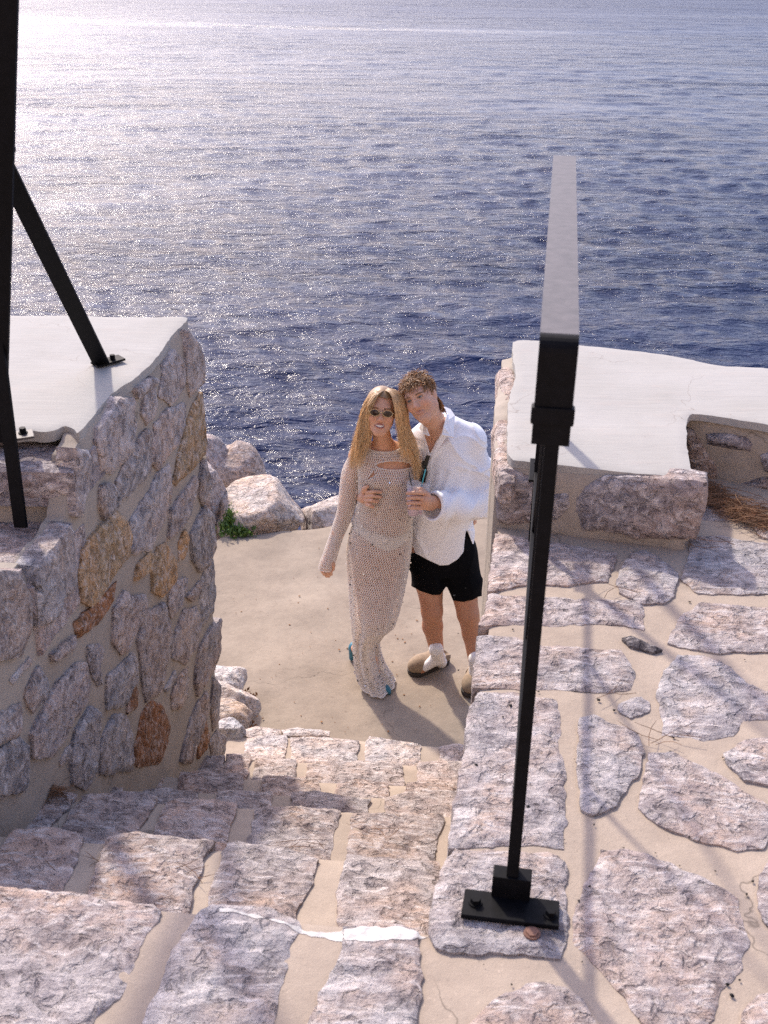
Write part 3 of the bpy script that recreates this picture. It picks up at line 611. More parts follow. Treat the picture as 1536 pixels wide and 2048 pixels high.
block('mortar_bed', -3.3, wx(dC) - .04, dC - .03, dB + .03, 0, zC1 - .02, None, M['grout'], .04)

# ------------------------------------------------------------------ right wall
ZR = 2.255
rw = empty('rubble_wall', (.9, 3.7, ZT)); tag(rw, 'low stone parapet with white plastered top at the right terrace', 'wall')
RPz = Plane((0, 0, ZR), (0, 0, 1))
top_px = [(1014, 920), (1014, 870), (1016, 805), (1030, 765), (1030, 730), (1022, 695), (1026, 682), (1060, 680), (1165, 690), (1260, 701), (1340, 711), (1400, 724), (1440, 733), (1490, 736), (1536, 738), (1620, 752)]
top_uv = [at_z(x, y, ZR)[:2] for x, y in top_px]
bot_px = [(1620, 866), (1536, 851), (1450, 836), (1386, 826), (1375, 830), (1373, 862), (1375, 905), (1381, 938), (1391, 957)]
bot_uv = [at_z(x, y, ZR)[:2] for x, y in bot_px]
frt_px = [(1340, 953), (1289, 949), (1230, 944), (1181, 939), (1115, 930), (1060, 924)]
frt_uv = [at_z(x, y, ZR)[:2] for x, y in frt_px]
cap = [tuple(p) for p in top_uv] + [(3.4, 4.0), (3.4, 3.3)] + [tuple(p) for p in bot_uv] + [tuple(p) for p in frt_uv]
slab('plaster_top', cap, RPz, M['plaster'], rw, .02, .004, .025, .0015, .003, .006, .006, 1, scales=(3, 11), hfun=lambda P, d: .004 * nza(P, 1.7, 2, 18))
fl = at_z(998, 938, ZR - .03); fr = at_z(1390, 985, ZR - .03)
fn = np.array([fr[1] - fl[1], -(fr[0] - fl[0]), 0.0]); FP = Plane(fl, fn)
if FP.n[1] > 0: FP = Plane(fl, -fn)
def fpx(p): return FP.hit(*p)
core_uv = [(fl[0] + .0, fl[1] + .012), (fr[0] - .005, fr[1] + .012), (fr[0] + .03, 3.4), (bot_uv[4][0] - .004, bot_uv[4][1] + .09), (bot_uv[0][0], bot_uv[0][1] + .09), (3.3, 3.40), (3.3, 3.95)] + [(p[0], p[1] - .02) for p in top_uv[:5:-1]] + [(top_uv[6][0] - .04, 4.38), (top_uv[3][0] - .07, 3.95), (top_uv[2][0] - .05, 3.7)]
prism('wall_core', core_uv, -.3, ZR - .04, M['grout'], rw, .03, None, .012, .012, .02)
fout = [(998, 936), (1060, 938), (1115, 945), (1181, 952), (1289, 962), (1390, 970), (1388, 1010), (1380, 1050), (1374, 1096), (1300, 1100), (1180, 1096), (1060, 1090), (992, 1080), (994, 1030), (997, 990)]
slab('wall', [fpx(p) for p in fout], FP, M['grout'], rw, .02, 0, .05, .008, .014, .025, .010, 1, scales=(6, 24))
for q in ([(1004, 950), (1023, 947), (1042, 954), (1060, 960), (1068, 985), (1066, 1035), (1031, 1041), (1003, 1039), (997, 1029), (998, 990)],
          [(1184, 980), (1219, 966), (1281, 964), (1391, 974), (1388, 1007), (1380, 1038), (1372, 1069), (1274, 1069), (1243, 1059), (1181, 1054), (1169, 1022), (1169, 999)],
          [(1098, 990), (1137, 990), (1138, 1018), (1110, 1045), (1098, 1035)]):
    px_stone(q, FP, rw, s=.012, h0=.016, amp=.009, rim=.022, rimr=.014, edge=.008, grow=.07, gmax=.2, color=(.33, .30, .305))
bl_, br_ = bot_uv[3], bot_uv[1]
BP = Plane((bl_[0], bl_[1] + .015, ZR), (br_[1] - bl_[1], -(br_[0] - bl_[0]), 0))
if BP.n[1] > 0: BP = Plane(BP.o, -BP.n)
slab('wall', [BP.hit(*p) for p in ((1368, 835), (1386, 832), (1450, 843), (1536, 858), (1640, 875), (1640, 1010), (1536, 995), (1450, 985), (1368, 975))], BP, M['grout'], rw, .02, 0, .05, .010, .01, .03, .01, 0, scales=(6, 22))
for q, c in (([(1374, 866), (1388, 873), (1406, 896), (1423, 930), (1425, 946), (1420, 959), (1391, 963), (1374, 950)], (.32, .25, .21)), ([(1423, 873), (1446, 871), (1490, 878), (1497, 888), (1494, 903), (1473, 898), (1448, 893), (1423, 888)], (.30, .28, .30)),
             ([(1524, 913), (1550, 903), (1560, 945), (1532, 940), (1525, 925)], (.33, .32, .35)), ([(1486, 968), (1536, 957), (1570, 968), (1570, 992), (1500, 985)], (.25, .23, .235))):
    px_stone(q, BP, rw, s=.012, h0=.02, amp=.008, rim=.022, rimr=.014, edge=.008, grow=.06, gmax=.22, color=c)
# rough end face of the parapet, facing the stairs: three stones standing proud under the plaster
def lump(name, c, r, seed, color, parent):
    bm = bmesh.new(); bmesh.ops.create_icosphere(bm, subdivisions=4, radius=1)
    for v in bm.verts:
        n = v.co.normalized(); q = Vector([math.copysign(abs(a) ** .55, a) for a in n])
        k = 1 + .10 * nz(n, 1.6, 4, seed) + .05 * nz(n, 6, 3, seed); v.co = Vector((q.x * r[0] * k, q.y * r[1] * k, q.z * r[2] * k)) * .82
    o = bm_obj(name, bm, M['stone'], parent, True); o.matrix_world = Matrix.Translation(c); o.color = (*color, 1); return o
for (x, y, d, rx, ry, rz, sd) in ((1016, 745, 4.05, .05, .30, .10, 3), (1010, 850, 3.55, .05, .26, .10, 9), (1004, 905, 3.36, .04, .16, .07, 14)):
    p = at_d(x, y, d); lump('stone', (p[0] + .012, d, ZR - rz - .018), (rx, ry, rz), sd, (.45, .38, .35), rw)
# ------------------------------------------------------------------ people: fields, meshed as one continuous skin each
import openvdb
def proj(X, Y, Z):
    q = [RC[0, i] * X + RC[1, i] * Y + RC[2, i] * (Z - HC) for i in range(3)]
    return CX + F * q[0] / q[2], CY + F * q[1] / q[2]
def pj(P): return np.stack(proj(P[:, 0], P[:, 1], P[:, 2]), -1)
class Vox:
    def __init__(s, lo, hi, h):
        s.lo = np.array(lo, float); s.h = h; s.n = np.ceil((np.array(hi) - s.lo) / h).astype(int) + 1
        s.a = np.full(s.n, .3, np.float32)
    def sub(s, lo, hi, pad):
        i0 = np.clip(np.floor((np.array(lo) - pad - s.lo) / s.h).astype(int), 0, s.n); i1 = np.clip(np.ceil((np.array(hi) + pad - s.lo) / s.h).astype(int) + 1, 0, s.n)
        sl_ = tuple(slice(a, b) for a, b in zip(i0, i1))
        g = [(s.lo[k] + np.arange(i0[k], i1[k]) * s.h).astype(np.float32).reshape([-1 if j == k else 1 for j in range(3)]) for k in range(3)]
        return sl_, g
    def put(s, fn, lo, hi, k=.015, op='add', pad=.03):
        sl_, g = s.sub(lo, hi, pad + k); b = s.a[sl_]
        if b.size == 0: return
        d = fn(*g).astype(np.float32)
        if op == 'add':
            h = np.maximum(k - np.abs(b - d), 0) / k; s.a[sl_] = np.minimum(b, d) - h * h * k * .25
        else:
            d = -d; h = np.maximum(k - np.abs(b - d), 0) / k; s.a[sl_] = np.maximum(b, d) + h * h * k * .25
    def cone(s, a, b, ra, rb, k=.015, op='add'):
        a = np.array(a, float); b = np.array(b, float); ab = b - a; L = ab @ ab + 1e-12; m = max(ra, rb)
        def fn(X, Y, Z):
            t = np.clip(((X - a[0]) * ab[0] + (Y - a[1]) * ab[1] + (Z - a[2]) * ab[2]) / L, 0, 1)
            return np.sqrt((X - a[0] - t * ab[0]) ** 2 + (Y - a[1] - t * ab[1]) ** 2 + (Z - a[2] - t * ab[2]) ** 2) - (ra + (rb - ra) * t)
        s.put(fn, np.minimum(a, b) - m, np.maximum(a, b) + m, k, op)
    def chain(s, pts, rs, k=.015):
        for i in range(len(pts) - 1): s.cone(pts[i], pts[i + 1], rs[i], rs[i + 1], k)
    def ell(s, c, r, R=None, k=.015, op='add'):
        c = np.array(c, float); r = np.array(r, float); R = np.eye(3) if R is None else R
        def fn(X, Y, Z):
            x, y, z = X - c[0], Y - c[1], Z - c[2]
            q = [R[0, i] * x + R[1, i] * y + R[2, i] * z for i in range(3)]
            k0 = np.sqrt(sum((q[i] / r[i]) ** 2 for i in range(3))); k1 = np.sqrt(sum((q[i] / r[i] ** 2) ** 2 for i in range(3))) + 1e-9
            return k0 * (k0 - 1) / k1
        m = r.max(); s.put(fn, c - m, c + m, k, op)
    def stack(s, rows, k=.02, front=None, grow=0.0):
        """rows: (z, cx, cy, a, b) from low to high; front(x,z) pushes the -y side out."""
        r = np.array(sorted(rows)); z0, z1 = r[0, 0], r[-1, 0]; m = r[:, 3:].max() + .06
        def fn(X, Y, Z):
            f = [np.interp(Z, r[:, 0], r[:, i]) for i in (1, 2, 3, 4)]
            a = f[2] + grow; b = f[3] + grow
            if front is not None: b = b + np.where(Y < f[1], front(X, Z), 0)
            q = np.sqrt(((X - f[0]) / a) ** 2 + ((Y - f[1]) / b) ** 2)
            d = (q - 1) * np.minimum(a, b)
            return np.maximum(d, np.maximum(z0 - Z, Z - z1))
        s.put(fn, (r[:, 1].min() - m, r[:, 2].min() - m, z0), (r[:, 1].max() + m, r[:, 2].max() + m, z1), k)
    def mesh(s):
        g = openvdb.FloatGrid(.3); g.copyFromArray(np.ascontiguousarray(np.pad(s.a, 1, constant_values=.3)))
        P, Q = g.convertToQuads(0.0)[:2]
        P = (np.asarray(P, float) - 1) * s.h + s.lo; Q = np.asarray(Q, int)
        A = P[Q[:, 0]]; vol = np.einsum('ij,ij->i', A, np.cross(P[Q[:, 1]], P[Q[:, 2]])).sum()
        if vol < 0: Q = Q[:, ::-1]
        return P, Q
def rot(pitch=0, yaw=0, roll=0):
    p, y, r = map(math.radians, (pitch, yaw, roll))
    return np.array((Matrix.Rotation(r, 3, 'Y') @ Matrix.Rotation(p, 3, 'X') @ Matrix.Rotation(y, 3, 'Z')))
def relax(P, Q, n=2, f=.5):
    for _ in range(n):
        S_ = np.zeros_like(P); C_ = np.zeros(len(P))
        for k in range(4):
            np.add.at(S_, Q[:, k], P[Q[:, (k + 1) % 4]] + P[Q[:, (k + 3) % 4]]); np.add.at(C_, Q[:, k], 2)
        P = P + f * (S_ / np.maximum(C_, 1)[:, None] - P)
    return P
def m_attr(name, rough, bump=0, bscale=40, bdist=.002, sss=0.0, spec=.4, stretch=(1, 1, 1), **kw):
    t = NT(name); c = t.n('Attribute', attribute_name='tint').outputs['Color']; v = t.coord(scale=stretch)
    n = t.noise(v, bscale, 4); c = t.mix(.16, c, t.mix(n, (.0, .0, .0), (1, 1, 1)), 'OVERLAY')
    t.set(Base_Color=c, Roughness=rough, Specular_IOR_Level=spec, **kw)
    if bump: t.set(Normal=t.bump(n, bump, bdist))
    if sss: t.set(Subsurface_Weight=sss, Subsurface_Radius=(.010, .004, .002), Subsurface_Scale=1.0)
    return t.m
M['skin'] = m_attr('skin', .5, .12, 220, .001, .12, .35)
M['hair'] = m_attr('hair', .42, 0, 60, .002, 0, .5)
M['shirt'] = plain('white cotton shirt', (.86, .86, .88), .85, 0, .012, 14, .0, .006)
def m_knit():
    t = NT('ivory net yarn'); o = t.t.nodes['Material Output']; t.set(Base_Color=(.93, .89, .85), Roughness=.8)
    tr = t.n('BsdfTranslucent', {'Color': (.93, .89, .84)}); mx = t.n('MixShader', {0: .45}); t.put(mx.inputs[1], t.b.outputs[0]); t.put(mx.inputs[2], tr.outputs[0]); t.put(o.inputs['Surface'], mx.outputs[0]); return t.m
M['knit'] = m_knit()
M['brief'] = plain('white satin lining', (.86, .83, .79), .6, 0, .05, 120, .2, .001)
M['shorts'] = plain('black cotton shorts', (.0035, .0035, .0045), .95, 0, .3, 30, .3, .006, Specular_IOR_Level=.1)
M['sock'] = plain('white ribbed sock', (.78, .76, .74), .9, 0, .06, 160, .6, .002)
M['suede'] = plain('taupe suede', (.27, .20, .135), .9, 0, .2, 50, .3, .001)
M['sole'] = plain('dark rubber sole', (.035, .027, .022), .8, 0, .3, 60, .3, .001)
M['teal'] = plain('teal satin shoe', (.02, .14, .20), .35, 0, .2, 40, .1, .001)
M['black'] = plain('glossy black acetate', (.008, .008, .009), .18, 0, .2, 40, .0, .001)
M['gold'] = plain('thin gold wire', (.7, .5, .25), .3, 1.0, .1, 40, 0, .001)
M['teeth'] = plain('teeth', (.75, .71, .66), .3, 0, .03, 40, 0, .001)
M['turq'] = plain('turquoise straw', (.10, .55, .58), .4, 0, .1, 40, 0, .001)
M['lens'] = plain('brown tinted lens', (.035, .016, .008), .06, 0, .2, 10, 0, .001)
def m_cup():
    t = NT('clear plastic cup'); t.set(Base_Color=(.9, .9, .93), Roughness=.1, Alpha=.24, Specular_IOR_Level=.5); return t.m
M['cup'] = m_cup()
def m_drink():
    t = NT('lilac pink drink'); t.set(Base_Color=(.78, .56, .68), Roughness=.2, Transmission_Weight=.15, IOR=1.33); return t.m
M['drink'] = m_drink()
def m_sequin():
    t = NT('silver sequin'); t.set(Base_Color=(.85, .86, .90), Roughness=.16, Metallic=1.0); return t.m
M['sequin'] = m_sequin()
M['sequin_dark'] = plain('dark sequin', (.03, .03, .04), .25, .6, .2, 40, 0, .001)

def head(V, c, R, nb, nr, female):
    W_ = lambda p: c + R @ np.array(p, float); f = .95 if female else .96
    E = lambda p, r, k=.015, op='add': V.ell(W_(np.array(p) * f), np.array(r) * f, R, k, op)
    C = lambda a, b, ra, rb, k=.015, op='add': V.cone(W_(np.array(a) * f), W_(np.array(b) * f), ra * f, rb * f, k, op)
    E((0, .012, .035), (.073, .092, .085)); E((0, -.018, -.02), (.063, .070, .088), .03)
    for s in (-1, 1):
        C((.047 * s, .0, -.052), (.012 * s, -.058, -.095), .020 if female else .024, .019, .03)
        E((.040 * s, -.060, -.024), (.020, .018, .018), .03)
    E((0, -.066, -.098), (.020, .018, .016) if female else (.024, .020, .018), .02)
    C((-.036, -.074, .028), (.036, -.074, .028), .010 if female else .013, .010 if female else .013, .02)
    for s in (-1, 1): E((.031 * s, -.096, .011), (.016, .016, .011), .014, 'sub')
    C((0, -.084, .012), (0, -.104, -.026), .007, .0115 if female else .013, .012)
    for s in (-1, 1): E((.010 * s, -.096, -.030), (.0085, .009, .007), .008)
    if female:
        E((0, -.088, -.054), (.027, .008, .0045), .006); E((0, -.086, -.070), (.023, .008, .006), .006); E((0, -.092, -.062), (.020, .010, .005), .004, 'sub')
    else:
        E((0, -.085, -.057), (.024, .009, .005), .006); E((0, -.083, -.066), (.021, .009, .0065), .006); C((-.024, -.093, -.0615), (.024, -.093, -.0615), .0025, .0025, .004, 'sub')
    for s in (-1, 1): E((.073 * s, .014, -.004), (.009, .017, .030), .008)
    V.cone(W_((0, .018, -.06)), nb, nr * .97, nr * 1.08, .03)
    return W_
def face_tint(P, c, R, base, female):
    L = (P - c) @ R / (.95 if female else .96); x, y, z = L.T
    T_ = np.tile(np.array(base), (len(P), 1)); near = (np.linalg.norm(L, axis=1) < .16)
    def blend(m, col): 
        m = np.clip(m, 0, 1)[:, None]; T_[:] = T_ * (1 - m) + np.array(col) * m
    fr = near & (y < -.04)
    g = lambda cx, cz, sx, sz: np.exp(-(((x - cx) / sx) ** 2 + ((z - cz) / sz) ** 2)) * fr
    blend(.35 * (g(.045, -.03, .02, .018) + g(-.045, -.03, .02, .018) + g(0, -.03, .014, .012)), (base[0] * 1.02, base[1] * .72, base[2] * .68))
    lip = (np.abs(x) < .027) & (np.abs(z + .062) < .0125 * (1 - (x / .03) ** 2) + .001) & fr
    blend(lip * (.9 if female else .5), (.34, .115, .10) if female else (.46, .21, .16))
    for s in (-1, 1):
        arch = .0275 + .006 * np.cos((x - s * .034) / .018) - .004
        br = (np.abs(x - s * .034) < .019) & (np.abs(z - arch) < (.0042 if not female else .0036)) & fr
        blend(br * .85, (.13, .075, .04))
        eyeline = (np.abs(x - s * .031) < .016) & (np.abs(z - .013) < .0055) & fr
        blend(eyeline * .55, (.12, .065, .045))
    if not female:
        blend(.8 * np.clip((.62 - P[:, 2]) / .1, 0, 1), (.44, .20, .11))
        st = np.clip((-.035 - z) / .03, 0, 1) * np.clip(1 - np.abs(x) / .09, 0, 1) * near * (y < .03)
        blend(.07 * st, (.25, .15, .11))
    return T_
def eyes(W_, R, f, parent, iris):
    V, Fc, T_ = [], [], []
    for s in (-1, 1):
        bm = bmesh.new(); bmesh.ops.create_uvsphere(bm, u_segments=14, v_segments=10, radius=.0115 * f)
        vs = []
        for v in bm.verts:
            l = v.co; vs.append(W_((.031 * s * f + l.x, -.0755 * f + l.y, .0105 * f + l.z * .66)))
            a = math.hypot(l.x, l.z); T_.append((.02, .015, .012) if l.y < 0 and a < .0045 else iris if l.y < 0 and a < .0068 else (.36, .31, .28))
        o = mesh_obj('eye', np.array(vs), [[v.index for v in f_.verts] for f_ in bm.faces], M['skin'], parent, True, np.array(T_)); bm.free(); T_ = []
def tube_obj(name, paths, radii, mat, parent, n=6, attr=None):
    V, Fc = tubes(paths, radii, n); return mesh_obj(name, V, Fc, mat, parent, True, attr)
def smooth_path(pts, n):
    pts = np.asarray(pts, float); t = np.linspace(0, len(pts) - 1, n); i = np.clip(t.astype(int), 0, len(pts) - 2); u = (t - i)[:, None]
    p0 = pts[np.maximum(i - 1, 0)]; p1 = pts[i]; p2 = pts[i + 1]; p3 = pts[np.minimum(i + 2, len(pts) - 1)]
    return .5 * (2 * p1 + (p2 - p0) * u + (2 * p0 - 5 * p1 + 4 * p2 - p3) * u ** 2 + (3 * p1 - p0 - 3 * p2 + p3) * u ** 3)
D = at_d

# ================================================================== WOMAN
SKW = (.64, .355, .225)
RW = rot(-13, 0, 5)
cW = D(762.5, 823, 5.10) - RW @ (np.array([0, -.084, .012]) * .95)
dr_rows = [  # picture row, left, right edge, distance, half depth
 (893, 737, 800, 5.235, .062), (900, 722, 814, 5.235, .072), (908, 714, 824, 5.235, .082), (925, 713, 830, 5.235, .094), (950, 717, 830, 5.235, .100), (985, 718, 828, 5.235, .098), (1020, 715, 825, 5.235, .094), (1045, 708, 823, 5.24, .104),
 (1075, 699, 823, 5.245, .118), (1100, 695, 821, 5.245, .125), (1140, 697, 815, 5.235, .122), (1180, 701, 806, 5.215, .125), (1220, 703, 797, 5.205, .135), (1243, 705, 788, 5.205, .135), (1258, 706, 769, 5.215, .125), (1275, 707, 757, 5.22, .11), (1300, 708, 758, 5.225, .11), (1330, 711, 768, 5.225, .12), (1352, 717, 782, 5.215, .135), (1372, 726, 787, 5.20, .14)]
DR = []
for y, xl, xr, d, b in dr_rows:
    A, B = D(xl, y, d), D(xr, y, d); DR.append((max(.012, (A[2] + B[2]) / 2), (A[0] + B[0]) / 2, d, (B[0] - A[0]) / 2, b))
DR = np.array(sorted(DR))
bz = D(775, 958, 5.15)[2]; bx = np.interp(bz, DR[:, 0], DR[:, 1])
def bust(x, z): return .030 * (np.exp(-((x - bx - .058) / .045) ** 2 - ((z - bz) / .05) ** 2) + np.exp(-((x - bx + .058) / .045) ** 2 - ((z - bz) / .05) ** 2))
def dress_pt(th, z, off=0.0):
    f = [np.interp(z, DR[:, 0], DR[:, i]) for i in (1, 2, 3, 4)]
    low = np.clip((.82 - z) / .6, 0, 1); rip = 1 + low * (.05 * np.sin(5 * th + 2.2 + z * 2) + .035 * np.sin(9 * th - z * 3) + .03 * np.sin(13 * th + z * 5))
    c, s = np.cos(th), np.sin(th)
    b = f[3] + off + np.where(s < 0, bust(f[0] + f[2] * c, z), 0)
    return np.stack([f[0] + (f[2] + off) * c * rip, f[1] + b * s * rip, z + 0 * th], -1)
V = Vox((-.42, 4.92, -.02), (.55, 5.80, 1.86), .004)
body = [(z, cx, cy, a - .012, b - .012) for z, cx, cy, a, b in DR if z > .74]
V.stack(body, .02, bust)
sR = D(716, 913, 5.25); sL = D(826, 914, 5.27); nbW = D(768, 898, 5.245)
V.cone(nbW, sR, .05, .046, .03); V.cone(nbW, sL, .05, .046, .03)
armR = [sR, D(701, 965, 5.26), D(693, 1012, 5.26), D(676, 1065, 5.24), D(661, 1108, 5.21)]
V.chain(armR, [.043, .037, .034, .030, .023], .02)
armL = [sL, D(868, 975, 5.58), D(905, 1012, 5.60), D(936, 1030, 5.47)]
V.chain(armL, [.043, .038, .033, .024], .02)
# hands
V.cone(D(660, 1110, 5.21), D(652, 1131, 5.195), .021, .030, .012); V.cone(D(655, 1120, 5.20), D(658, 1134, 5.19), .022, .024, .012)
for a, b, c in (((645, 1133), (644, 1142), (648, 1149)), ((650, 1136), (650, 1146), (653, 1153)), ((656, 1137), (656, 1147), (658, 1153)), ((661, 1135), (662, 1143), (663, 1149))):
    V.chain([D(*a, 5.18), D(*b, 5.165), D(*c, 5.185)], [.0095, .0085, .0075], .004)
V.chain([D(662, 1118, 5.19), D(667, 1130, 5.17), D(667, 1139, 5.165)], [.011, .0095, .0075], .006)
V.cone(D(936, 1030, 5.47), D(943, 1034, 5.44), .022, .024, .012)
for yy in (1030, 1036, 1042): V.chain([D(943, yy, 5.43), D(950, yy + 2, 5.40), D(948, yy + 5, 5.375)], [.010, .009, .0075], .005)
# legs
anR = at_z(748, 1342, .11); anL = at_z(719, 1290, .16)
V.chain([D(735, 1110, 5.245), D(735, 1172, 5.225), D(737, 1228, 5.205), D(740, 1262, 5.22), anR], [.088, .066, .050, .049, .032], .02)
V.chain([D(783, 1112, 5.25), D(777, 1172, 5.215), D(764, 1226, 5.185), D(750, 1258, 5.26), anL], [.088, .064, .047, .044, .031], .02)
toR = at_z(768, 1376, .02); heR = at_z(744, 1348, .04)
V.chain([anR, heR], [.030, .028], .02); V.chain([anR, (anR + toR) / 2 + np.array([0, 0, -.012]), toR], [.029, .028, .020], .015)
toL = at_z(738, 1310, .03); V.chain([anL, at_z(711, 1297, .10)], [.029, .026], .02); V.chain([anL, (anL + toL) / 2, toL], [.028, .027, .02], .015)
W_w = head(V, cW, RW, nbW, .044, True)
P, Q = V.mesh(); P = relax(P, Q, 1, .4)
woman = mesh_obj('person', P, Q, M['skin'], None, True, face_tint(P, cW, RW, SKW, True))
tag(woman, 'smiling person with long blonde hair, oval sunglasses and an ivory net dress with sequins', 'person')
del V
# smile
tv = []; tf = []
for i, u in enumerate(np.linspace(-1, 1, 9)):
    for w in (0, 1): tv.append(W_w(np.array((u * .023, -.0915 + .014 * u * u, -.0565 - w * .0105 * (1 - .5 * u * u) + .003 * u * u)) * .95))
    if i: tf.append([2 * i - 2, 2 * i, 2 * i + 1, 2 * i - 1])
mesh_obj('teeth', np.array(tv), tf, M['teeth'], woman)
# sunglasses
def oval(cx, cz, rx, rz, y, n=20): return np.array([(cx + rx * math.cos(t), y + .010 * abs(cx + rx * math.cos(t)) / .05, cz + rz * math.sin(t)) for t in np.linspace(0, 2 * math.pi, n, endpoint=False)])
sg = None
for s in (-1, 1):
    o3 = [W_w(p) for p in oval(.031 * s, .006, .0235, .0155, -.107)]; cc = W_w((.031 * s, -.109, .006))
    ln = mesh_obj('lens', np.array(o3 + [cc]), [[i, (i + 1) % 20, 20] for i in range(20)], M['lens'], woman)
loops = []
for s in (-1, 1):
    o3 = [W_w(p) for p in oval(.031 * s, .006, .0235, .0155, -.107)]; loops.append(np.array(o3 + [o3[0]]))
    loops.append(np.array([W_w((.053 * s, -.098, .009)), W_w((.064 * s, -.085, .010)), W_w((.072 * s, -.03, .008)), W_w((.074 * s, .015, .006))]))
loops.append(np.array([W_w((-.009, -.107, .009)), W_w((0, -.109, .013)), W_w((.009, -.107, .009))]))
tube_obj('glasses_frame', loops, [np.full(len(l), .0016) for l in loops], M['gold'], woman, 5)
# hair
rng = np.random.RandomState(11)
def hp(*pts): return np.array([D(*p) for p in pts])
g_left = [hp((768, 781, 5.16), (752, 793, 5.115), (742, 818, 5.10), (738, 852, 5.12), (733, 888, 5.13), (726, 930, 5.135)),
          hp((769, 777, 5.19), (747, 787, 5.16), (733, 812, 5.15), (724, 850, 5.15), (717, 892, 5.145), (712, 936, 5.15)),
          hp((770, 776, 5.22), (745, 786, 5.24), (729, 815, 5.25), (720, 855, 5.25), (710, 898, 5.22), (703, 936, 5.19)),
          hp((771, 777, 5.25), (755, 785, 5.31), (742, 815, 5.34), (738, 860, 5.34), (732, 905, 5.335), (728, 945, 5.34))]
g_right = [hp((771, 781, 5.16), (786, 792, 5.115), (795, 818, 5.10), (797, 855, 5.12), (798, 885, 5.13), (806, 915, 5.135)),
           hp((771, 777, 5.19), (794, 786, 5.16), (805, 812, 5.15), (809, 850, 5.15), (818, 888, 5.14), (836, 935, 5.14)),
           hp((771, 776, 5.22), (798, 787, 5.23), (809, 815, 5.24), (812, 855, 5.24), (831, 898, 5.18), (841, 985, 5.16)),
           hp((771, 777, 5.25), (785, 785, 5.31), (797, 815, 5.34), (802, 860, 5.34), (812, 905, 5.335), (822, 945, 5.33))]
paths, radii, tint = [], [], []
for guides, nst in ((g_left, 1200), (g_right, 1400)):
    for i in range(nst):
        u = rng.uniform(0, 2.999); k = int(u); w = u - k; w = w * w * (3 - 2 * w)
        g = guides[k] * (1 - w) + guides[k + 1] * w; m = 13
        p = smooth_path(g, m); tt = np.linspace(0, 1, m)
        ln = rng.uniform(.78, 1.05); p = smooth_path(p[:max(4, int(m * min(1, ln)))], m)
        a = rng.normal(0, 1, 3) * .006; ph = rng.uniform(0, 6.28)
        p = p + tt[:, None] ** .7 * (a + rng.normal(0, .004, 3)) + (np.sin(tt * 9 + u * 5 + rng.normal(0, .5)) * tt * .015 + np.sin(tt * rng.uniform(9, 15) + ph) * tt * .004)[:, None] * np.array([1, .6, 0])
        paths.append(p); radii.append((.0019 * rng.uniform(.6, 1.25)) * np.clip(1.25 - tt * 1.15, .08, 1) * np.where(tt < .05, .7, 1))
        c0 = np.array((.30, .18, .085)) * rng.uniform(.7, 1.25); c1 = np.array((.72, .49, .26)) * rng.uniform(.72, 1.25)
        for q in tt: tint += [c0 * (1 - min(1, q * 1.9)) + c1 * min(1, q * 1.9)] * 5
HV, HF = tubes(paths, radii, 5)
# cap under the strands
bm = bmesh.new(); bmesh.ops.create_icosphere(bm, subdivisions=4, radius=1)
cv, keep = [], {}
for v in bm.verts:
    l = np.array((v.co.x * .0815, .012 + v.co.y * .100, .035 + v.co.z * .0935)) * .95
    if l[1] > -.045 or l[2] > .072 or False:
        keep[v.index] = len(cv); cv.append(W_w(l))
cf = [[keep[v.index] + len(HV) for v in f_.verts] for f_ in bm.faces if all(v.index in keep for v in f_.verts)]; bm.free()
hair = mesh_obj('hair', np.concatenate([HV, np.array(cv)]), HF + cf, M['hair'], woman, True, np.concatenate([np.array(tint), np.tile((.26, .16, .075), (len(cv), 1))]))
# net dress: diamond meshes of real yarn
def net(name, pts, nth, keep_fn, thick, parent, closed=True):
    """pts: (rows, nth, 3) staggered; makes diamonds and turns their edges into yarn."""
    nr = pts.shape[0]; idx = np.arange(nr * nth).reshape(nr, nth); E_ = []
    ctr = []
    for r in range(nr - 1):
        sh = r % 2
        a = idx[r]; b = idx[r + 1]
        for j in range(nth):
            j2 = j if sh else (j - 1) % nth
            E_.append((a[j], b[j])); E_.append((a[j], b[(j + 1) % nth] if sh else b[(j - 1) % nth]))
    Pn = pts.reshape(-1, 3); E_ = np.array(E_)
    mid = (Pn[E_[:, 0]] + Pn[E_[:, 1]]) / 2
    if keep_fn is not None: E_ = E_[keep_fn(mid)]
    A, B = Pn[E_[:, 0]], Pn[E_[:, 1]]; t = B - A; t /= np.linalg.norm(t, axis=1)[:, None] + 1e-9
    c = pts.mean(1)[(E_[:, 0] // nth)]; n = A - c; n -= t * np.einsum('ij,ij->i', n, t)[:, None]; n /= np.linalg.norm(n, axis=1)[:, None] + 1e-9; s = np.cross(t, n)
    h = thick / 2; m = len(E_)
    vs = np.stack([A + s * h, A + n * h, A - s * h, A - n * h * .6, B + s * h, B + n * h, B - s * h, B - n * h * .6], 1).reshape(-1, 3)
    o = np.arange(m)[:, None] * 8
    q = np.concatenate([o + np.array([0, 1, 5, 4]), o + np.array([1, 2, 6, 5]), o + np.array([2, 3, 7, 6]), o + np.array([3, 0, 4, 7])])
    return mesh_obj(name, vs, q, M['knit'], parent, False)
NTH = 80
zs = np.arange(DR[-1, 0] - .0, .016, -.0122); nr = len(zs)
th = np.arange(NTH) * 2 * math.pi / NTH
grid = np.stack([dress_pt(th + ((i % 2) * .5 - i * .2) * 2 * math.pi / NTH, z + 0 * th, .004) for i, z in enumerate(zs)])
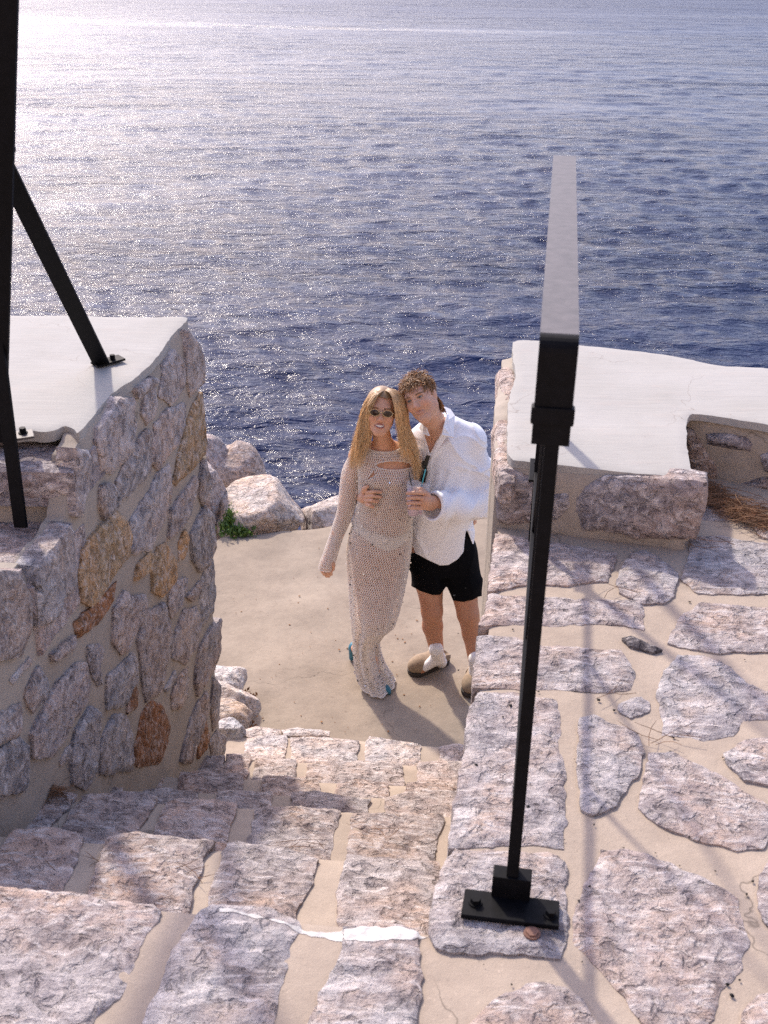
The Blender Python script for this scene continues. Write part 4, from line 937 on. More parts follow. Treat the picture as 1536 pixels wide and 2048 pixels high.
# hem wobble
def in_ell(q, cx, cy, rx, ry): return ((q[:, 0] - cx) / rx) ** 2 + ((q[:, 1] - cy) / ry) ** 2 < 1
def dress_keep(mid):
    q = pj(mid); fr = mid[:, 1] < np.interp(mid[:, 2], DR[:, 0], DR[:, 2])
    cut = (in_ell(q, 788, 931, 37, 9.5) | inside(q, np.array([(731, 962), (749, 937), (750, 952), (738, 960)]))) & fr
    arm = np.zeros(len(mid), bool)
    return ~cut
dress = net('dress', grid, NTH, dress_keep, .0047, woman)
def front_y(px, py, off=.006):
    d = 5.12
    for _ in range(6):
        p = D(px, py, d); f = [np.interp(p[2], DR[:, 0], DR[:, i]) for i in (1, 2, 3, 4)]
        u = np.clip((p[0] - f[0]) / (f[2] + off), -.98, .98); d = f[1] - (f[3] + off + bust(p[0], p[2])) * math.sqrt(1 - u * u)
    return D(px, py, d)
key = np.array([front_y(788 + 37 * math.cos(t), 931 + 9.5 * math.sin(t)) for t in np.linspace(0, 2 * math.pi, 41)])
tri = np.array([front_y(*p) for p in ((731, 962), (740, 950), (749, 937), (750, 945), (750, 952), (738, 960), (731, 962))])
neck = np.array([dress_pt(np.array([t]), np.array([zs[0]]), .006)[0] for t in np.linspace(0, 2 * math.pi, 41)])
hem = np.array([dress_pt(np.array([t]), np.array([zs[-1]]), .006)[0] for t in np.linspace(0, 2 * math.pi, 61)])
for l_, r_ in ((key, .0032), (tri, .0028), (neck, .0035), (hem, .0035)): tube_obj('trim', [l_], [np.full(len(l_), r_)], M['knit'], dress, 6)
def sleeve(path, rad, parent, nth=28, step=.0122):
    p = smooth_path(path, 60); L = np.concatenate([[0], np.cumsum(np.linalg.norm(np.diff(p, axis=0), axis=1))]); s = np.arange(0, L[-1], step)
    p = np.stack([np.interp(s, L, p[:, k]) for k in range(3)], -1); r = np.interp(s / L[-1], np.linspace(0, 1, len(rad)), rad)
    t = np.gradient(p, axis=0); t /= np.linalg.norm(t, axis=1)[:, None]; a = np.cross(t, (0, 1, 0)); a /= np.linalg.norm(a, axis=1)[:, None]; b = np.cross(t, a)
    g = []
    for i in range(len(p)):
        th_ = (np.arange(nth) + .5 * (i % 2)) * 2 * math.pi / nth; w = 1 + .05 * np.sin(3 * th_ + i * .25)
        g.append(p[i] + (r[i] * w)[:, None] * (np.cos(th_)[:, None] * a[i] + np.sin(th_)[:, None] * b[i]))
    return net('sleeve', np.array(g), nth, None, .0040, parent)
slR = armR[:1] + [D(704, 945, 5.26)] + armR[1:] + [D(653, 1130, 5.19), D(651, 1141, 5.185)]
slR[0] = D(722, 905, 5.245)
sleeve(slR, [.050, .051, .049, .045, .041, .034, .036, .040], dress)
slL = [D(816, 906, 5.25)] + armL
sleeve(slL, [.050, .050, .047, .043, .036], dress)
# white lining band over the hips
top_c = np.array([(690, 1030), (709, 1040), (742, 1064), (789, 1075), (821, 1062), (835, 1052)]); bot_c = np.array([(690, 1045), (717, 1070), (753, 1096), (778, 1105), (802, 1094), (819, 1078), (835, 1062)])
zz = np.linspace(D(760, 1115, 5.13)[2], D(760, 1025, 5.2)[2], 46); tb = np.linspace(0, 2 * math.pi, 121)[:-1]
bg_ = np.stack([dress_pt(tb, z + 0 * tb, -.003) for z in zz])
mir = bg_.copy(); cyr = np.interp(mir[..., 2], DR[:, 0], DR[:, 2]); mir[..., 1] = cyr - np.abs(mir[..., 1] - cyr)
qq = pj(mir.reshape(-1, 3)).reshape(*mir.shape[:2], 2)
ok = (qq[..., 1] > np.interp(qq[..., 0], top_c[:, 0], top_c[:, 1])) & (qq[..., 1] < np.interp(qq[..., 0], bot_c[:, 0], bot_c[:, 1]))
fs = []
for i in range(45):
    for j in range(120):
        j2 = (j + 1) % 120
        if ok[i, j] and ok[i + 1, j] and ok[i, j2] and ok[i + 1, j2]: fs.append([i * 120 + j, i * 120 + j2, (i + 1) * 120 + j2, (i + 1) * 120 + j])
mesh_obj('lining', bg_.reshape(-1, 3), fs, M['brief'], woman)
# sequins
for nm, mat, nq, sd in (('sequins', M['sequin'], 190, 5), ('dark_sequins', M['sequin_dark'], 60, 9)):
    rg = np.random.RandomState(sd); vs, fc = [], []
    while len(fc) < nq:
        t = rg.uniform(math.pi * 1.0, math.pi * 2.0) if rg.rand() < .8 else rg.uniform(0, 6.28); z = rg.choice([rg.uniform(.05, 1.42), rg.uniform(.55, 1.3), rg.uniform(.05, .12)], p=[.6, .3, .1])
        p = dress_pt(np.array([t]), np.array([z]), .009)[0]; e = 1e-3
        if not dress_keep(p[None])[0]: continue
        n = np.cross(dress_pt(np.array([t + e]), np.array([z]))[0] - p, dress_pt(np.array([t]), np.array([z + e]))[0] - p); n = n / np.linalg.norm(n) + rg.normal(0, .35, 3); n /= np.linalg.norm(n)
        a = np.cross(n, (0, 0, 1)); a /= np.linalg.norm(a); b = np.cross(n, a); r = rg.uniform(.0038, .0052); o = len(vs)
        vs += [p + r * (math.cos(k * math.pi / 4) * a + math.sin(k * math.pi / 4) * b) for k in range(8)]; fc.append([o + k for k in range(8)])
    o = mesh_obj(nm, np.array(vs), fc, mat, dress, False); o['kind'] = 'stuff'
# shoes
def heel_shoe(an, he, to, hz, parent):
    lo = np.minimum(np.minimum(an, he), to) - .12; hi = np.maximum(np.maximum(an, he), to) + .12; v = Vox(lo, hi, .004)
    t = to - he; t[2] = 0; t /= np.linalg.norm(t); toe = to + t * .02; toe[2] = .014
    v.chain([np.array([he[0], he[1], hz]), (he + toe) / 2 + np.array([0, 0, .012]), toe], [.034, .030, .026], .01)
    v.cone(toe, toe + t * .025, .022, .010, .01)
    v.chain([np.array([he[0], he[1], hz - .01]) - t * .008, np.array([he[0], he[1], .012]) - t * .012], [.026, .019], .008)
    v.put(lambda X, Y, Z: Z - .002 + 0 * X + 0 * Y, lo, (hi[0], hi[1], .002), .004, 'sub')
    P_, Q_ = v.mesh(); return mesh_obj('shoe', relax(P_, Q_, 1), Q_, M['teal'], parent)
heel_shoe(anR, at_z(744, 1350, .05), toR, .055, woman)
heel_shoe(anL, at_z(709, 1302, .06), toL, .085, woman)

# ================================================================== MAN
SKM = (.63, .36, .24)
RM = rot(-19, -14, -26)
cM = D(828.5, 798, 5.12) - RM @ np.array([0, -.084, .012]) * .96
nbM = D(879, 862, 5.335)
V = Vox((-.22, 4.94, -.02), (.62, 5.72, 1.86), .004)
mt = [(870, 832, 940), (900, 832, 945), (950, 834, 942), (1000, 834, 940), (1040, 832, 938), (1080, 830, 938), (1120, 832, 938)]
MT = []
for y, xl, xr in mt:
    A, B = D(xl, y, 5.36), D(xr, y, 5.36); MT.append(((A[2] + B[2]) / 2, (A[0] + B[0]) / 2, 5.36, (B[0] - A[0]) / 2, {870: .07, 900: .10}.get(y, .112)))
V.stack(MT, .03)
mR = D(840, 885, 5.39); mL = D(936, 884, 5.37)
V.cone(nbM, mR, .06, .056, .03); V.cone(nbM, mL, .06, .056, .03); V.ell(D(876, 890, 5.325), (.09, .05, .08), None, .04)
V.chain([mR, D(790, 955, 5.52), D(735, 988, 5.42), D(722, 996, 5.28)], [.052, .045, .037, .029], .02)
V.chain([mL, D(962, 1000, 5.32), D(905, 1006, 5.15), D(868, 1004, 5.09)], [.052, .044, .038, .028], .02)
# right hand on the waist of the other person
V.cone(D(722, 996, 5.28), D(728, 995, 5.175), .028, .030, .015)
for a, b, c in (((733, 985), (748, 983), (762, 984)), ((732, 993), (747, 992), (761, 994)), ((732, 1001), (745, 1001), (755, 1003)), ((733, 1008), (741, 1011), (746, 1014))):
    V.chain([D(*a, 5.145), D(*b, 5.115), D(*c, 5.117)], [.0105, .0095, .0085], .004)
V.chain([D(726, 986, 5.18), D(729, 977, 5.15), D(735, 973, 5.135)], [.013, .0115, .0095], .008)
# left hand round the cups
V.cone(D(868, 1004, 5.09), D(850, 1001, 5.058), .028, .033, .015); V.cone(D(862, 1012, 5.085), D(848, 1010, 5.06), .025, .024, .015)
for k, yy in enumerate((986, 996, 1006, 1015.5)):
    V.chain([D(846, yy, 5.045), D(829, yy - .5, 5.024), D(815 + (k == 3) * 3, yy + .5, 5.038)], [.0112, .0100, .0088], .003)
V.chain([D(856, 990, 5.06), D(842, 979, 5.06), D(829, 977, 5.075)], [.014, .0115, .0095], .008)
# legs
anMR = at_z(876, 1315, .12); anML = at_z(953, 1340, .12)
V.chain([D(851, 1095, 5.35), D(859, 1165, 5.30), D(864, 1222, 5.255), D(865, 1252, 5.285), anMR], [.095, .075, .056, .054, .034], .02)
V.chain([D(908, 1095, 5.35), D(925, 1165, 5.30), D(936, 1228, 5.245), D(945, 1266, 5.275), anML], [.095, .077, .057, .055, .034], .02)
tMR = at_z(843, 1340, .036); tML = at_z(945, 1374, .036)
V.chain([anMR, at_z(882, 1324, .045)], [.033, .030], .02); V.chain([anMR, tMR], [.030, .021], .02)
V.chain([anML, at_z(955, 1348, .045)], [.033, .030], .02); V.chain([anML, tML], [.030, .021], .02)
W_m = head(V, cM, RM, nbM, .055, False)
P, Q = V.mesh(); P = relax(P, Q, 1, .4)
man = mesh_obj('person', P, Q, M['skin'], None, True, face_tint(P, cM, RM, SKM, False))
tag(man, 'person with curly brown hair in a loose white shirt, black shorts and clogs', 'person')
del V
eyes(W_m, RM, .96, man, (.10, .09, .075))
# curls
rng = np.random.RandomState(4); paths, radii, tint = [], [], []
def scalp(n): return np.array((n[0] * .076, .012 + n[1] * .096, .033 + n[2] * .085)) * .96
cnt = 0
while cnt < 1100:
    n = rng.normal(0, 1, 3); n /= np.linalg.norm(n); p = scalp(n)
    line = .070 if p[1] < -.045 else (.012 + (-p[1] - .0) * .8 if p[1] < .0 else -.045 - .15 * max(0, p[1] - .03))
    if p[2] < line: continue
    cnt += 1
    tg = np.cross(n, rng.normal(0, 1, 3)); tg = tg * .5 + np.array((-.3, -.5, -.25 if p[2] < .08 else -.1)); tg -= n * tg.dot(n); tg /= np.linalg.norm(tg); bt = np.cross(n, tg)
    top = np.clip((p[2] - .02) / .08, 0, 1); m = 9; t = np.linspace(0, 1, m); L = (.026 + .032 * top) * rng.uniform(.7, 1.3); cr = .0035 + .0045 * top; ph = rng.uniform(0, 6.28); w = rng.uniform(4, 7)
    q = p + (t * L)[:, None] * tg + (.002 + t * (.006 + .008 * top) - .010 * t * t)[:, None] * n + (cr * np.sin(t * w + ph) * t)[:, None] * bt + (cr * .7 * np.cos(t * w + ph) * t)[:, None] * n
    paths.append(np.array([W_m(x) for x in q])); radii.append(np.linspace(.0027, .0008, m) * rng.uniform(.8, 1.25))
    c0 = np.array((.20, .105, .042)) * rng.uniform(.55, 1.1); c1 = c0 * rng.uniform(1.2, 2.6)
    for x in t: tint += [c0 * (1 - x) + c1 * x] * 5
for _ in range(150):
    a_ = rng.uniform(-1.1, 1.1); p = np.array((.066 * math.sin(a_), .03 + .062 * math.cos(a_), rng.uniform(-.085, -.02))) * .96; n = np.array((math.sin(a_), math.cos(a_), 0)); m = 9; t = np.linspace(0, 1, m); ph = rng.uniform(0, 6.28); bt = np.array((n[1], -n[0], 0)); L = rng.uniform(.025, .045)
    q = p + (t * L)[:, None] * np.array((0, 0, -1)) + (.004 + t * .012)[:, None] * n + (.009 * np.sin(t * 6 + ph) * t)[:, None] * bt
    paths.append(np.array([W_m(x) for x in q])); radii.append(np.linspace(.0036, .0012, m) * rng.uniform(.8, 1.25)); c0 = np.array((.19, .095, .036)) * rng.uniform(.5, 1.1); c1 = c0 * rng.uniform(1.2, 2.6)
    for x in t: tint += [c0 * (1 - x) + c1 * x] * 5
HV, HF = tubes(paths, radii, 5)
bm = bmesh.new(); bmesh.ops.create_icosphere(bm, subdivisions=4, radius=1); cv, keep = [], {}
for v in bm.verts:
    p = scalp(np.array(v.co)) * np.array((1.03, 1.03, 1.03))
    line = .072 if p[1] < -.045 else (.014 + (-p[1]) * .8 if p[1] < .0 else -.045 - .15 * max(0, p[1] - .03))
    if p[2] > line - .003: keep[v.index] = len(cv); cv.append(W_m(p))
cf = [[keep[v.index] + len(HV) for v in f_.verts] for f_ in bm.faces if all(v.index in keep for v in f_.verts)]; bm.free()
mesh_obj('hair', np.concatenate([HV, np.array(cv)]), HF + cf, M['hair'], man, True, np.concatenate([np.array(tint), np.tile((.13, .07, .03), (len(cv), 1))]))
# shirt
def folds(X, Y, Z, a=1.0):
    w = .8 * np.sin(X * 9 + Z * 6) + .7 * np.sin(Y * 8 - Z * 7 + 1); w2 = np.sin(X * 17 - Z * 11 + Y * 5)
    r1 = 1 - np.abs(np.sin(11 * X + 8 * Z + 1.6 * w + .5)); r2 = 1 - np.abs(np.sin(-9 * X + 12 * Z + 9 * Y + 1.8 * w + .7 * w2 + 1))
    return a * (-.011 * r1 ** 3 - .009 * r2 ** 3 + .004 * w2)
V = Vox((-.12, 5.0, .55), (.68, 5.75, 1.72), .004)
srow = [(846, 846, 906, .075), (856, 834, 925, .10), (868, 826, 945, .122), (885, 822, 953, .135), (915, 823, 955, .146), (960, 824, 952, .150), (1000, 822, 949, .152), (1040, 819, 946, .155), (1080, 817, 946, .158), (1150, 815, 960, .165)]
SR = []
for y, xl, xr, b in srow:
    A, B = D(xl, y, 5.365), D(xr, y, 5.365); SR.append(((A[2] + B[2]) / 2, (A[0] + B[0]) / 2, 5.365, (B[0] - A[0]) / 2, b))
V.stack(SR, .02)
V.cone(D(868, 860, 5.36), D(845, 884, 5.39), .05, .066, .03); V.cone(D(890, 850, 5.36), D(940, 880, 5.37), .058, .075, .04)
V.chain([D(842, 885, 5.39), D(792, 955, 5.53), D(737, 990, 5.43), D(726, 997, 5.33)], [.07, .062, .052, .043], .03)
V.chain([D(940, 884, 5.37), D(957, 940, 5.355), D(961, 990, 5.32), D(955, 1008, 5.28), D(915, 1012, 5.17), D(882, 1013, 5.11)], [.075, .070, .072, .073, .070, .070], .03)
V.cone(D(882, 1013, 5.11), D(872, 1013, 5.09), .074, .074, .006)
g = [(V.lo[k] + np.arange(V.n[k]) * V.h).astype(np.float32).reshape([-1 if j == k else 1 for j in range(3)]) for k in range(3)]
X, Y, Z = np.broadcast_arrays(*g); band = np.abs(V.a) < .06
x, y, z = X[band], Y[band], Z[band]; a = V.a[band].copy(); px, py = proj(x, y, z); a += folds(x, y, z)
sl_ = np.clip((px - 860) / 30, 0, 1) * (py > 940) * (py < 1060); a += sl_ * .006 * np.sin(px * .17 + py * .10 + 2 * np.sin(px * .05))
fr = y < 5.37
# placket
pc = np.interp(py, [905, 980, 1060, 1130], [861, 853, 839, 833]); a -= .0035 * ((np.abs(px - pc) < 5.5) & fr & (py > 908) & (px < 872))
# hem
hemc = np.array([(700, 1085), (815, 1088), (827, 1105), (840, 1111), (860, 1122), (880, 1131), (897, 1130), (915, 1119), (927, 1104), (931, 1064), (934, 1060), (945, 1090), (954, 1103), (965, 1098), (967, 1060), (1000, 1052)])
a = np.maximum(a, (py - np.interp(px, hemc[:, 0], hemc[:, 1])) / 380)
# open collar, cuffs and neck
tri_ = np.array([(840, 838), (850, 872), (861, 911), (871, 884), (881, 862), (889, 830), (870, 800)])
pp = np.stack([px, py], -1); ins = inside(pp, tri_); ed = edge_dist(pp, tri_) / 395 * np.where(ins, -1, 1)
a = np.maximum(a, np.where(y < 5.40, -ed, -1))
cp = D(863, 1013, 5.08); cn = D(882, 1013, 5.11) - D(863, 1013, 5.065); cn /= np.linalg.norm(cn)
near_c = ((x - cp[0]) ** 2 + (y - cp[1]) ** 2 + (z - cp[2]) ** 2 < .11 ** 2)
a = np.where(near_c, np.maximum(a, -((x - cp[0]) * cn[0] + (y - cp[1]) * cn[1] + (z - cp[2]) * cn[2])), a)
# hollow cuff mouth
wl = D(868, 1004, 5.09); V.a[band] = a
V.cone(cp - cn * .02, cp + cn * .03, .064, .058, .006, 'sub')
P, Q = V.mesh(); P = relax(P, Q, 3, .5)
shirt = mesh_obj('shirt', P, Q, M['shirt'], man); del V, X, Y, Z, band
def flap(name, pts, th_, mat, parent):
    top = [D(*p) for p in pts]; c = np.mean(top, 0); n = np.cross(top[1] - top[0], top[2] - top[0]); n /= np.linalg.norm(n); n *= -np.sign(n[1])
    k = len(top); bm = bmesh.new(); up = [bm.verts.new(p + n * -th_ * 0) for p in top]; dn = [bm.verts.new(np.array(p) + n * -th_) for p in top]
    # soft crown
    cc = bm.verts.new(c - n * (-.004))
    for i in range(k):
        j = (i + 1) % k; bm.faces.new((up[i], up[j], cc)); bm.faces.new((up[j], up[i], dn[i], dn[j]))
    bm.faces.new(dn[::-1]); bmesh.ops.recalc_face_normals(bm, faces=bm.faces)
    return bm_obj(name, bm, mat, parent)
flap('collar', [(889, 813, 5.34), (901, 818, 5.34), (910, 831, 5.31), (907, 874, 5.205), (884, 869, 5.185), (888, 850, 5.20), (893, 833, 5.25)], .008, M['shirt'], shirt)
flap('collar', [(844, 842, 5.25), (849, 845, 5.225), (853, 862, 5.20), (857, 872, 5.19), (846, 868, 5.20), (838, 856, 5.24)], .008, M['shirt'], shirt)
flap('lapel', [(885, 862, 5.205), (894, 872, 5.20), (876, 900, 5.205), (863, 915, 5.207), (860, 909, 5.212), (871, 889, 5.208)], .006, M['shirt'], shirt)
for (bx_, by_) in ((857.5, 945), (853.5, 975), (835.5, 1085)):
    bt_ = bmesh.new(); bmesh.ops.create_icosphere(bt_, subdivisions=1, radius=.005, matrix=Matrix.Translation(D(bx_, by_, 5.205)))
    bm_obj('button', bt_, M['sock'], shirt, True)
# shorts
V = Vox((-.0, 5.1, .38), (.62, 5.65, 1.08), .005)
rows_ = []
for y, xl, xr, b in ((1040, 826, 940, .13), (1075, 820, 944, .14), (1105, 817, 953, .145), (1130, 818, 955, .14)):
    A, B = D(xl, y, 5.36), D(xr, y, 5.36); rows_.append(((A[2] + B[2]) / 2, (A[0] + B[0]) / 2, 5.36, (B[0] - A[0]) / 2, b))
V.stack(rows_, .03)
V.chain([D(853, 1110, 5.35), D(861, 1165, 5.305), D(866, 1205, 5.275)], [.105, .090, .078], .03)
V.chain([D(913, 1110, 5.35), D(926, 1165, 5.305), D(932, 1215, 5.27)], [.112, .094, .084], .03)
g = [(V.lo[k] + np.arange(V.n[k]) * V.h).astype(np.float32).reshape([-1 if j == k else 1 for j in range(3)]) for k in range(3)]
X, Y, Z = np.broadcast_arrays(*g); px, py = proj(X, Y, Z)
V.a += folds(X, Y, Z, .7).astype(np.float32)
hs = np.array([(780, 1165), (822, 1172), (843, 1183), (865, 1190), (880, 1190), (889, 1178), (893, 1172), (897, 1180), (906, 1201), (925, 1204), (945, 1200), (958, 1193), (990, 1190)])
V.a = np.maximum(V.a, ((py - np.interp(px, hs[:, 0], hs[:, 1])) / 370).astype(np.float32))
P, Q = V.mesh(); mesh_obj('shorts', relax(P, Q, 1), Q, M['shorts'], man); del V, X, Y, Z
# socks and clogs
for an, he, ank in ((anMR, at_z(882, 1324, .045), at_z(872, 1298, .21)), (anML, at_z(955, 1348, .045), at_z(951, 1318, .21))):
    to = tMR if an is anMR else tML
    v = Vox(np.minimum(np.minimum(an, he), to) - .08, np.maximum(np.maximum(ank, he), an) + .08, .004)
    v.chain([ank, an, he], [.039, .037, .034], .015); v.chain([an, an * .2 + to * .8], [.036, .024], .015)
    P, Q = v.mesh(); mesh_obj('sock', relax(P, Q, 1), Q, M['sock'], man)
def clog(he, to, parent):
    t = np.array([to[0] - he[0], to[1] - he[1], 0]); t /= np.linalg.norm(t); s = np.array([-t[1], t[0], 0]); o = np.array([he[0], he[1], 0]) - t * .05
    at = lambda a, b, z: o + t * a + s * b + np.array([0, 0, z]); Rl = np.stack([t, s, np.array([0, 0, 1.0])], 1)
    v = Vox(o - .33, o + .36, .004)
    v.ell(at(.205, 0, .052), (.078, .054, .052), Rl, .02); v.cone(at(.20, 0, .046), at(.11, 0, .058), .050, .050, .02); v.cone(at(.10, 0, .046), at(.04, 0, .046), .044, .040, .02)
    v.ell(at(.030, 0, .108), (.078, .036, .062), Rl, .006, 'sub')
    v.put(lambda X, Y, Z: Z - .024 + 0 * X + 0 * Y, o - .4, (o[0] + .4, o[1] + .4, .024), .004, 'sub')
    P_, Q_ = v.mesh(); c = mesh_obj('clog', relax(P_, Q_, 1), Q_, M['suede'], parent)
    v = Vox(o - .33, o + .36, .004)
    v.cone(at(.05, 0, .018), at(.14, 0, .018), .044, .045, .01); v.cone(at(.14, 0, .018), at(.225, 0, .018), .047, .054, .01)
    v.put(lambda X, Y, Z: .001 - Z + 0 * X + 0 * Y, o - .4, (o[0] + .4, o[1] + .4, .4), .002, 'sub') if False else None
    A = v.a; zc = (v.lo[2] + np.arange(v.n[2]) * v.h)[None, None, :]; v.a = np.maximum(A, np.maximum(.001 - zc, zc - .026).astype(np.float32))
    P_, Q_ = v.mesh(); mesh_obj('sole', P_, Q_, M['sole'], c)
    arc = np.array([at(.115, .056 * math.cos(a), .045 + .058 * math.sin(a)) for a in np.linspace(-.1, math.pi + .1, 15)])
    bm = bmesh.new()
    for a, b in zip(arc[:-1], arc[1:]): bar_bm(bm, a, b + (b - a) * .06, .028, .004, t, .001)
    bm_obj('strap', bm, M['suede'], c)
    b1 = at(.115, .058 if s[1] < 0 else -.058, .062); bm = bmesh.new(); bmesh.ops.create_icosphere(bm, subdivisions=1, radius=.006, matrix=Matrix.Translation(b1)); bm_obj('buckle', bm, M['gold'], c, True)
clog(at_z(884, 1326, 0), at_z(824, 1349, 0), man); clog(at_z(957, 1350, 0), at_z(938, 1392, 0), man)

# ------------------------------------------------------------------ things held and hung
def cup(px, py_top, py_bot, d, r, lev, label, scol, spts):
    top = D(px, py_top, d); bot = D(px, py_bot, d); h = top[2] - bot[2]; root = empty('plastic_cup', (bot[0], bot[1], bot[2]))
    tag(root, label, 'cup'); vs, fc = [], []
    prof = [(0, r * .74, .002), (h, r, 0), (h, r - .0016, 0), (.004, r * .74 - .0016, 0)]; N = 22
    vs = [(bot[0] + rr * math.cos(2 * math.pi * k / N), bot[1] + rr * math.sin(2 * math.pi * k / N), bot[2] + zz_) for zz_, rr, _ in prof for k in range(N)]
    for i in range(3): fc += [[i * N + k, i * N + (k + 1) % N, (i + 1) * N + (k + 1) % N, (i + 1) * N + k] for k in range(N)]
    fc.append([k for k in range(N)][::-1]); fc.append([3 * N + k for k in range(N)])
    mesh_obj('cup_wall', np.array(vs), fc, M['cup'], root)
    lv = h * lev; dv = [(bot[0] + rr * math.cos(2 * math.pi * k / N), bot[1] + rr * math.sin(2 * math.pi * k / N), bot[2] + zz_) for zz_, rr in ((.006, r * .71), (lv, r * (.74 + .26 * lev) - .003)) for k in range(N)]
    mesh_obj('drink', np.array(dv), [[k, (k + 1) % N, N + (k + 1) % N, N + k] for k in range(N)] + [[N + k for k in range(N)], [k for k in range(N)][::-1]], M['drink'], root)
    tube_obj('straw', [np.array([D(*p) for p in spts])], [np.full(len(spts), .0028)], scol, root, 8)
cup(826, 966, 1030, 5.078, .036, .78, 'clear cup of lilac drink with the black straw', M['black'], [(818, 943, 5.075), (824, 978, 5.075), (829, 1015, 5.08)])
cup(845, 962, 1028, 5.142, .034, .55, 'clear cup behind the hand with the turquoise straw', M['turq'], [(851, 939, 5.135), (844, 968, 5.14), (838, 1005, 5.15)])
sgr = empty('sunglasses', D(848, 940, 5.2)); tag(sgr, 'black sunglasses folded and hanging from the open neck of the white shirt', 'sunglasses')
def rbox(name, a, b, w, t, side, mat, parent): return bar(name, D(*a), D(*b), w, t, side, mat, parent, min(w, t) * .35)
rbox('temple', (857, 911, 5.185), (849, 931, 5.178), .022, .010, (1, 0, 0), M['black'], sgr)
rbox('lens', (852, 922, 5.182), (846, 938, 5.176), .030, .008, (1, 0, .2), M['black'], sgr)
rbox('lens', (849, 941, 5.176), (844, 964, 5.168), .034, .008, (1, 0, .2), M['black'], sgr)
rbox('temple', (853, 936, 5.168), (848, 962, 5.160), .007, .006, (1, 0, 0), M['black'], sgr)
# ------------------------------------------------------------------ iron railings
def hexbolt(c, n, r, h, parent, name='bolt', mat=None):
    n = Vector(n).normalized(); R = n.to_track_quat('Z', 'Y').to_matrix(); bm = bmesh.new()
    for rr, z0, z1, seg in ((r * 1.35, 0, .003, 16), (r, .003, h, 6)):
        a = [bm.verts.new(R @ Vector((rr * math.cos(2 * math.pi * k / seg), rr * math.sin(2 * math.pi * k / seg), z0)) + Vector(c)) for k in range(seg)]
        b = [bm.verts.new(R @ Vector((rr * .94 * math.cos(2 * math.pi * k / seg), rr * .94 * math.sin(2 * math.pi * k / seg), z1)) + Vector(c)) for k in range(seg)]
        for k in range(seg): bm.faces.new((a[k], a[(k + 1) % seg], b[(k + 1) % seg], b[k]))
        bm.faces.new(b)
    return bm_obj(name, bm, mat or M['iron'], parent)
rail = empty('iron_railing', at_z(1020, 1800, ZT)); tag(rail, 'black iron railing with flat handrail at the edge of the right terrace', 'railing')
A = at_d(1120, 667, 1.68); B = at_d(1128, 326, 3.2); B[2] = A[2] = (A[2] + B[2]) / 2
ax = (B - A) / np.linalg.norm(B - A); sd = np.array([ax[1], -ax[0], 0])
# handrail with rounded end that turns down
def ribbon(name, pts, w, t, side, mat, parent):
    pts = np.array(pts); tg = np.gradient(pts, axis=0); tg /= np.linalg.norm(tg, axis=1)[:, None]; s = np.array(side); n = np.cross(tg, s)
    V = np.stack([pts + s * w / 2 + n * t / 2, pts - s * w / 2 + n * t / 2, pts - s * w / 2 - n * t / 2, pts + s * w / 2 - n * t / 2], 1).reshape(-1, 3); k = len(pts)
    Fc = [[4 * i + j, 4 * i + (j + 1) % 4, 4 * i + 4 + (j + 1) % 4, 4 * i + 4 + j] for i in range(k - 1) for j in range(4)] + [[0, 3, 2, 1], [4 * k - 4 + j for j in range(4)]]
    bm = bmesh.new(); vs = [bm.verts.new(v) for v in V]
    for f_ in Fc: bm.faces.new([vs[i] for i in f_])
    bmesh.ops.recalc_face_normals(bm, faces=bm.faces)
    return bm_obj(name, bm, mat, parent)
rad = .022; up = np.array([0, 0, 1.0])
hpts = [B - ax * (i / 12) * 0 + (A + ax * rad - B) * (i / 12) for i in range(13)]
ribbon('handrail', hpts, .060, .012, sd, M['iron_grey'], rail)
cpt = A + ax * rad - up * rad
arc = [cpt + rad * (-ax * math.sin(t) + up * math.cos(t)) for t in np.linspace(0.02, math.pi / 2, 8)]
end = arc[-1] - up * .148
ribbon('handrail_end', arc + [arc[-1] - up * .05, end], .060, .012, sd, M['iron'], rail)
cc = arc[-1] - up * .098; bmc = bmesh.new(); box_bm(bmc, cc, .068, .022, .03, Matrix(np.stack([sd, ax, up], 1).tolist()), .004); bm_obj('collar', bmc, M['iron'], rail)
pb = at_z(1021, 1792, ZT + .016); pt = np.array([pb[0], pb[1], A[2] - .08])
bar('post', pb, pt, .0235, .0235, sd, M['iron'], rail)
plate_px = [(930, 1785), (1118, 1810), (1117, 1862), (921, 1838)]
PZ = Plane((0, 0, ZT + .014), (0, 0, 1)); bm = bmesh.new()
q = [PZ.P(PZ.hit(*p)) for p in plate_px]; tp = [bm.verts.new(p + np.array([0, 0, .012])) for p in q]; bt = [bm.verts.new(p) for p in q]
bm.faces.new(tp); bm.faces.new(bt[::-1])
for i in range(4): bm.faces.new((tp[i], bt[i], bt[(i + 1) % 4], tp[(i + 1) % 4]))
bmesh.ops.recalc_face_normals(bm, faces=bm.faces); bmesh.ops.bevel(bm, geom=list(bm.edges), offset=.0015, segments=1, affect='EDGES')
base = bm_obj('base_plate', bm, M['iron'], rail)
pdir = (q[1] - q[0]) / np.linalg.norm(q[1] - q[0]); pn = np.cross(up, pdir)
bar('socket', pb + up * .008, pb + up * .062, .076, .034, pdir, M['iron'], rail)
for p in ((951, 1806), (1101, 1830)): hexbolt(at_z(*p, ZT + .026), (0, 0, 1), .0105, .013, base)
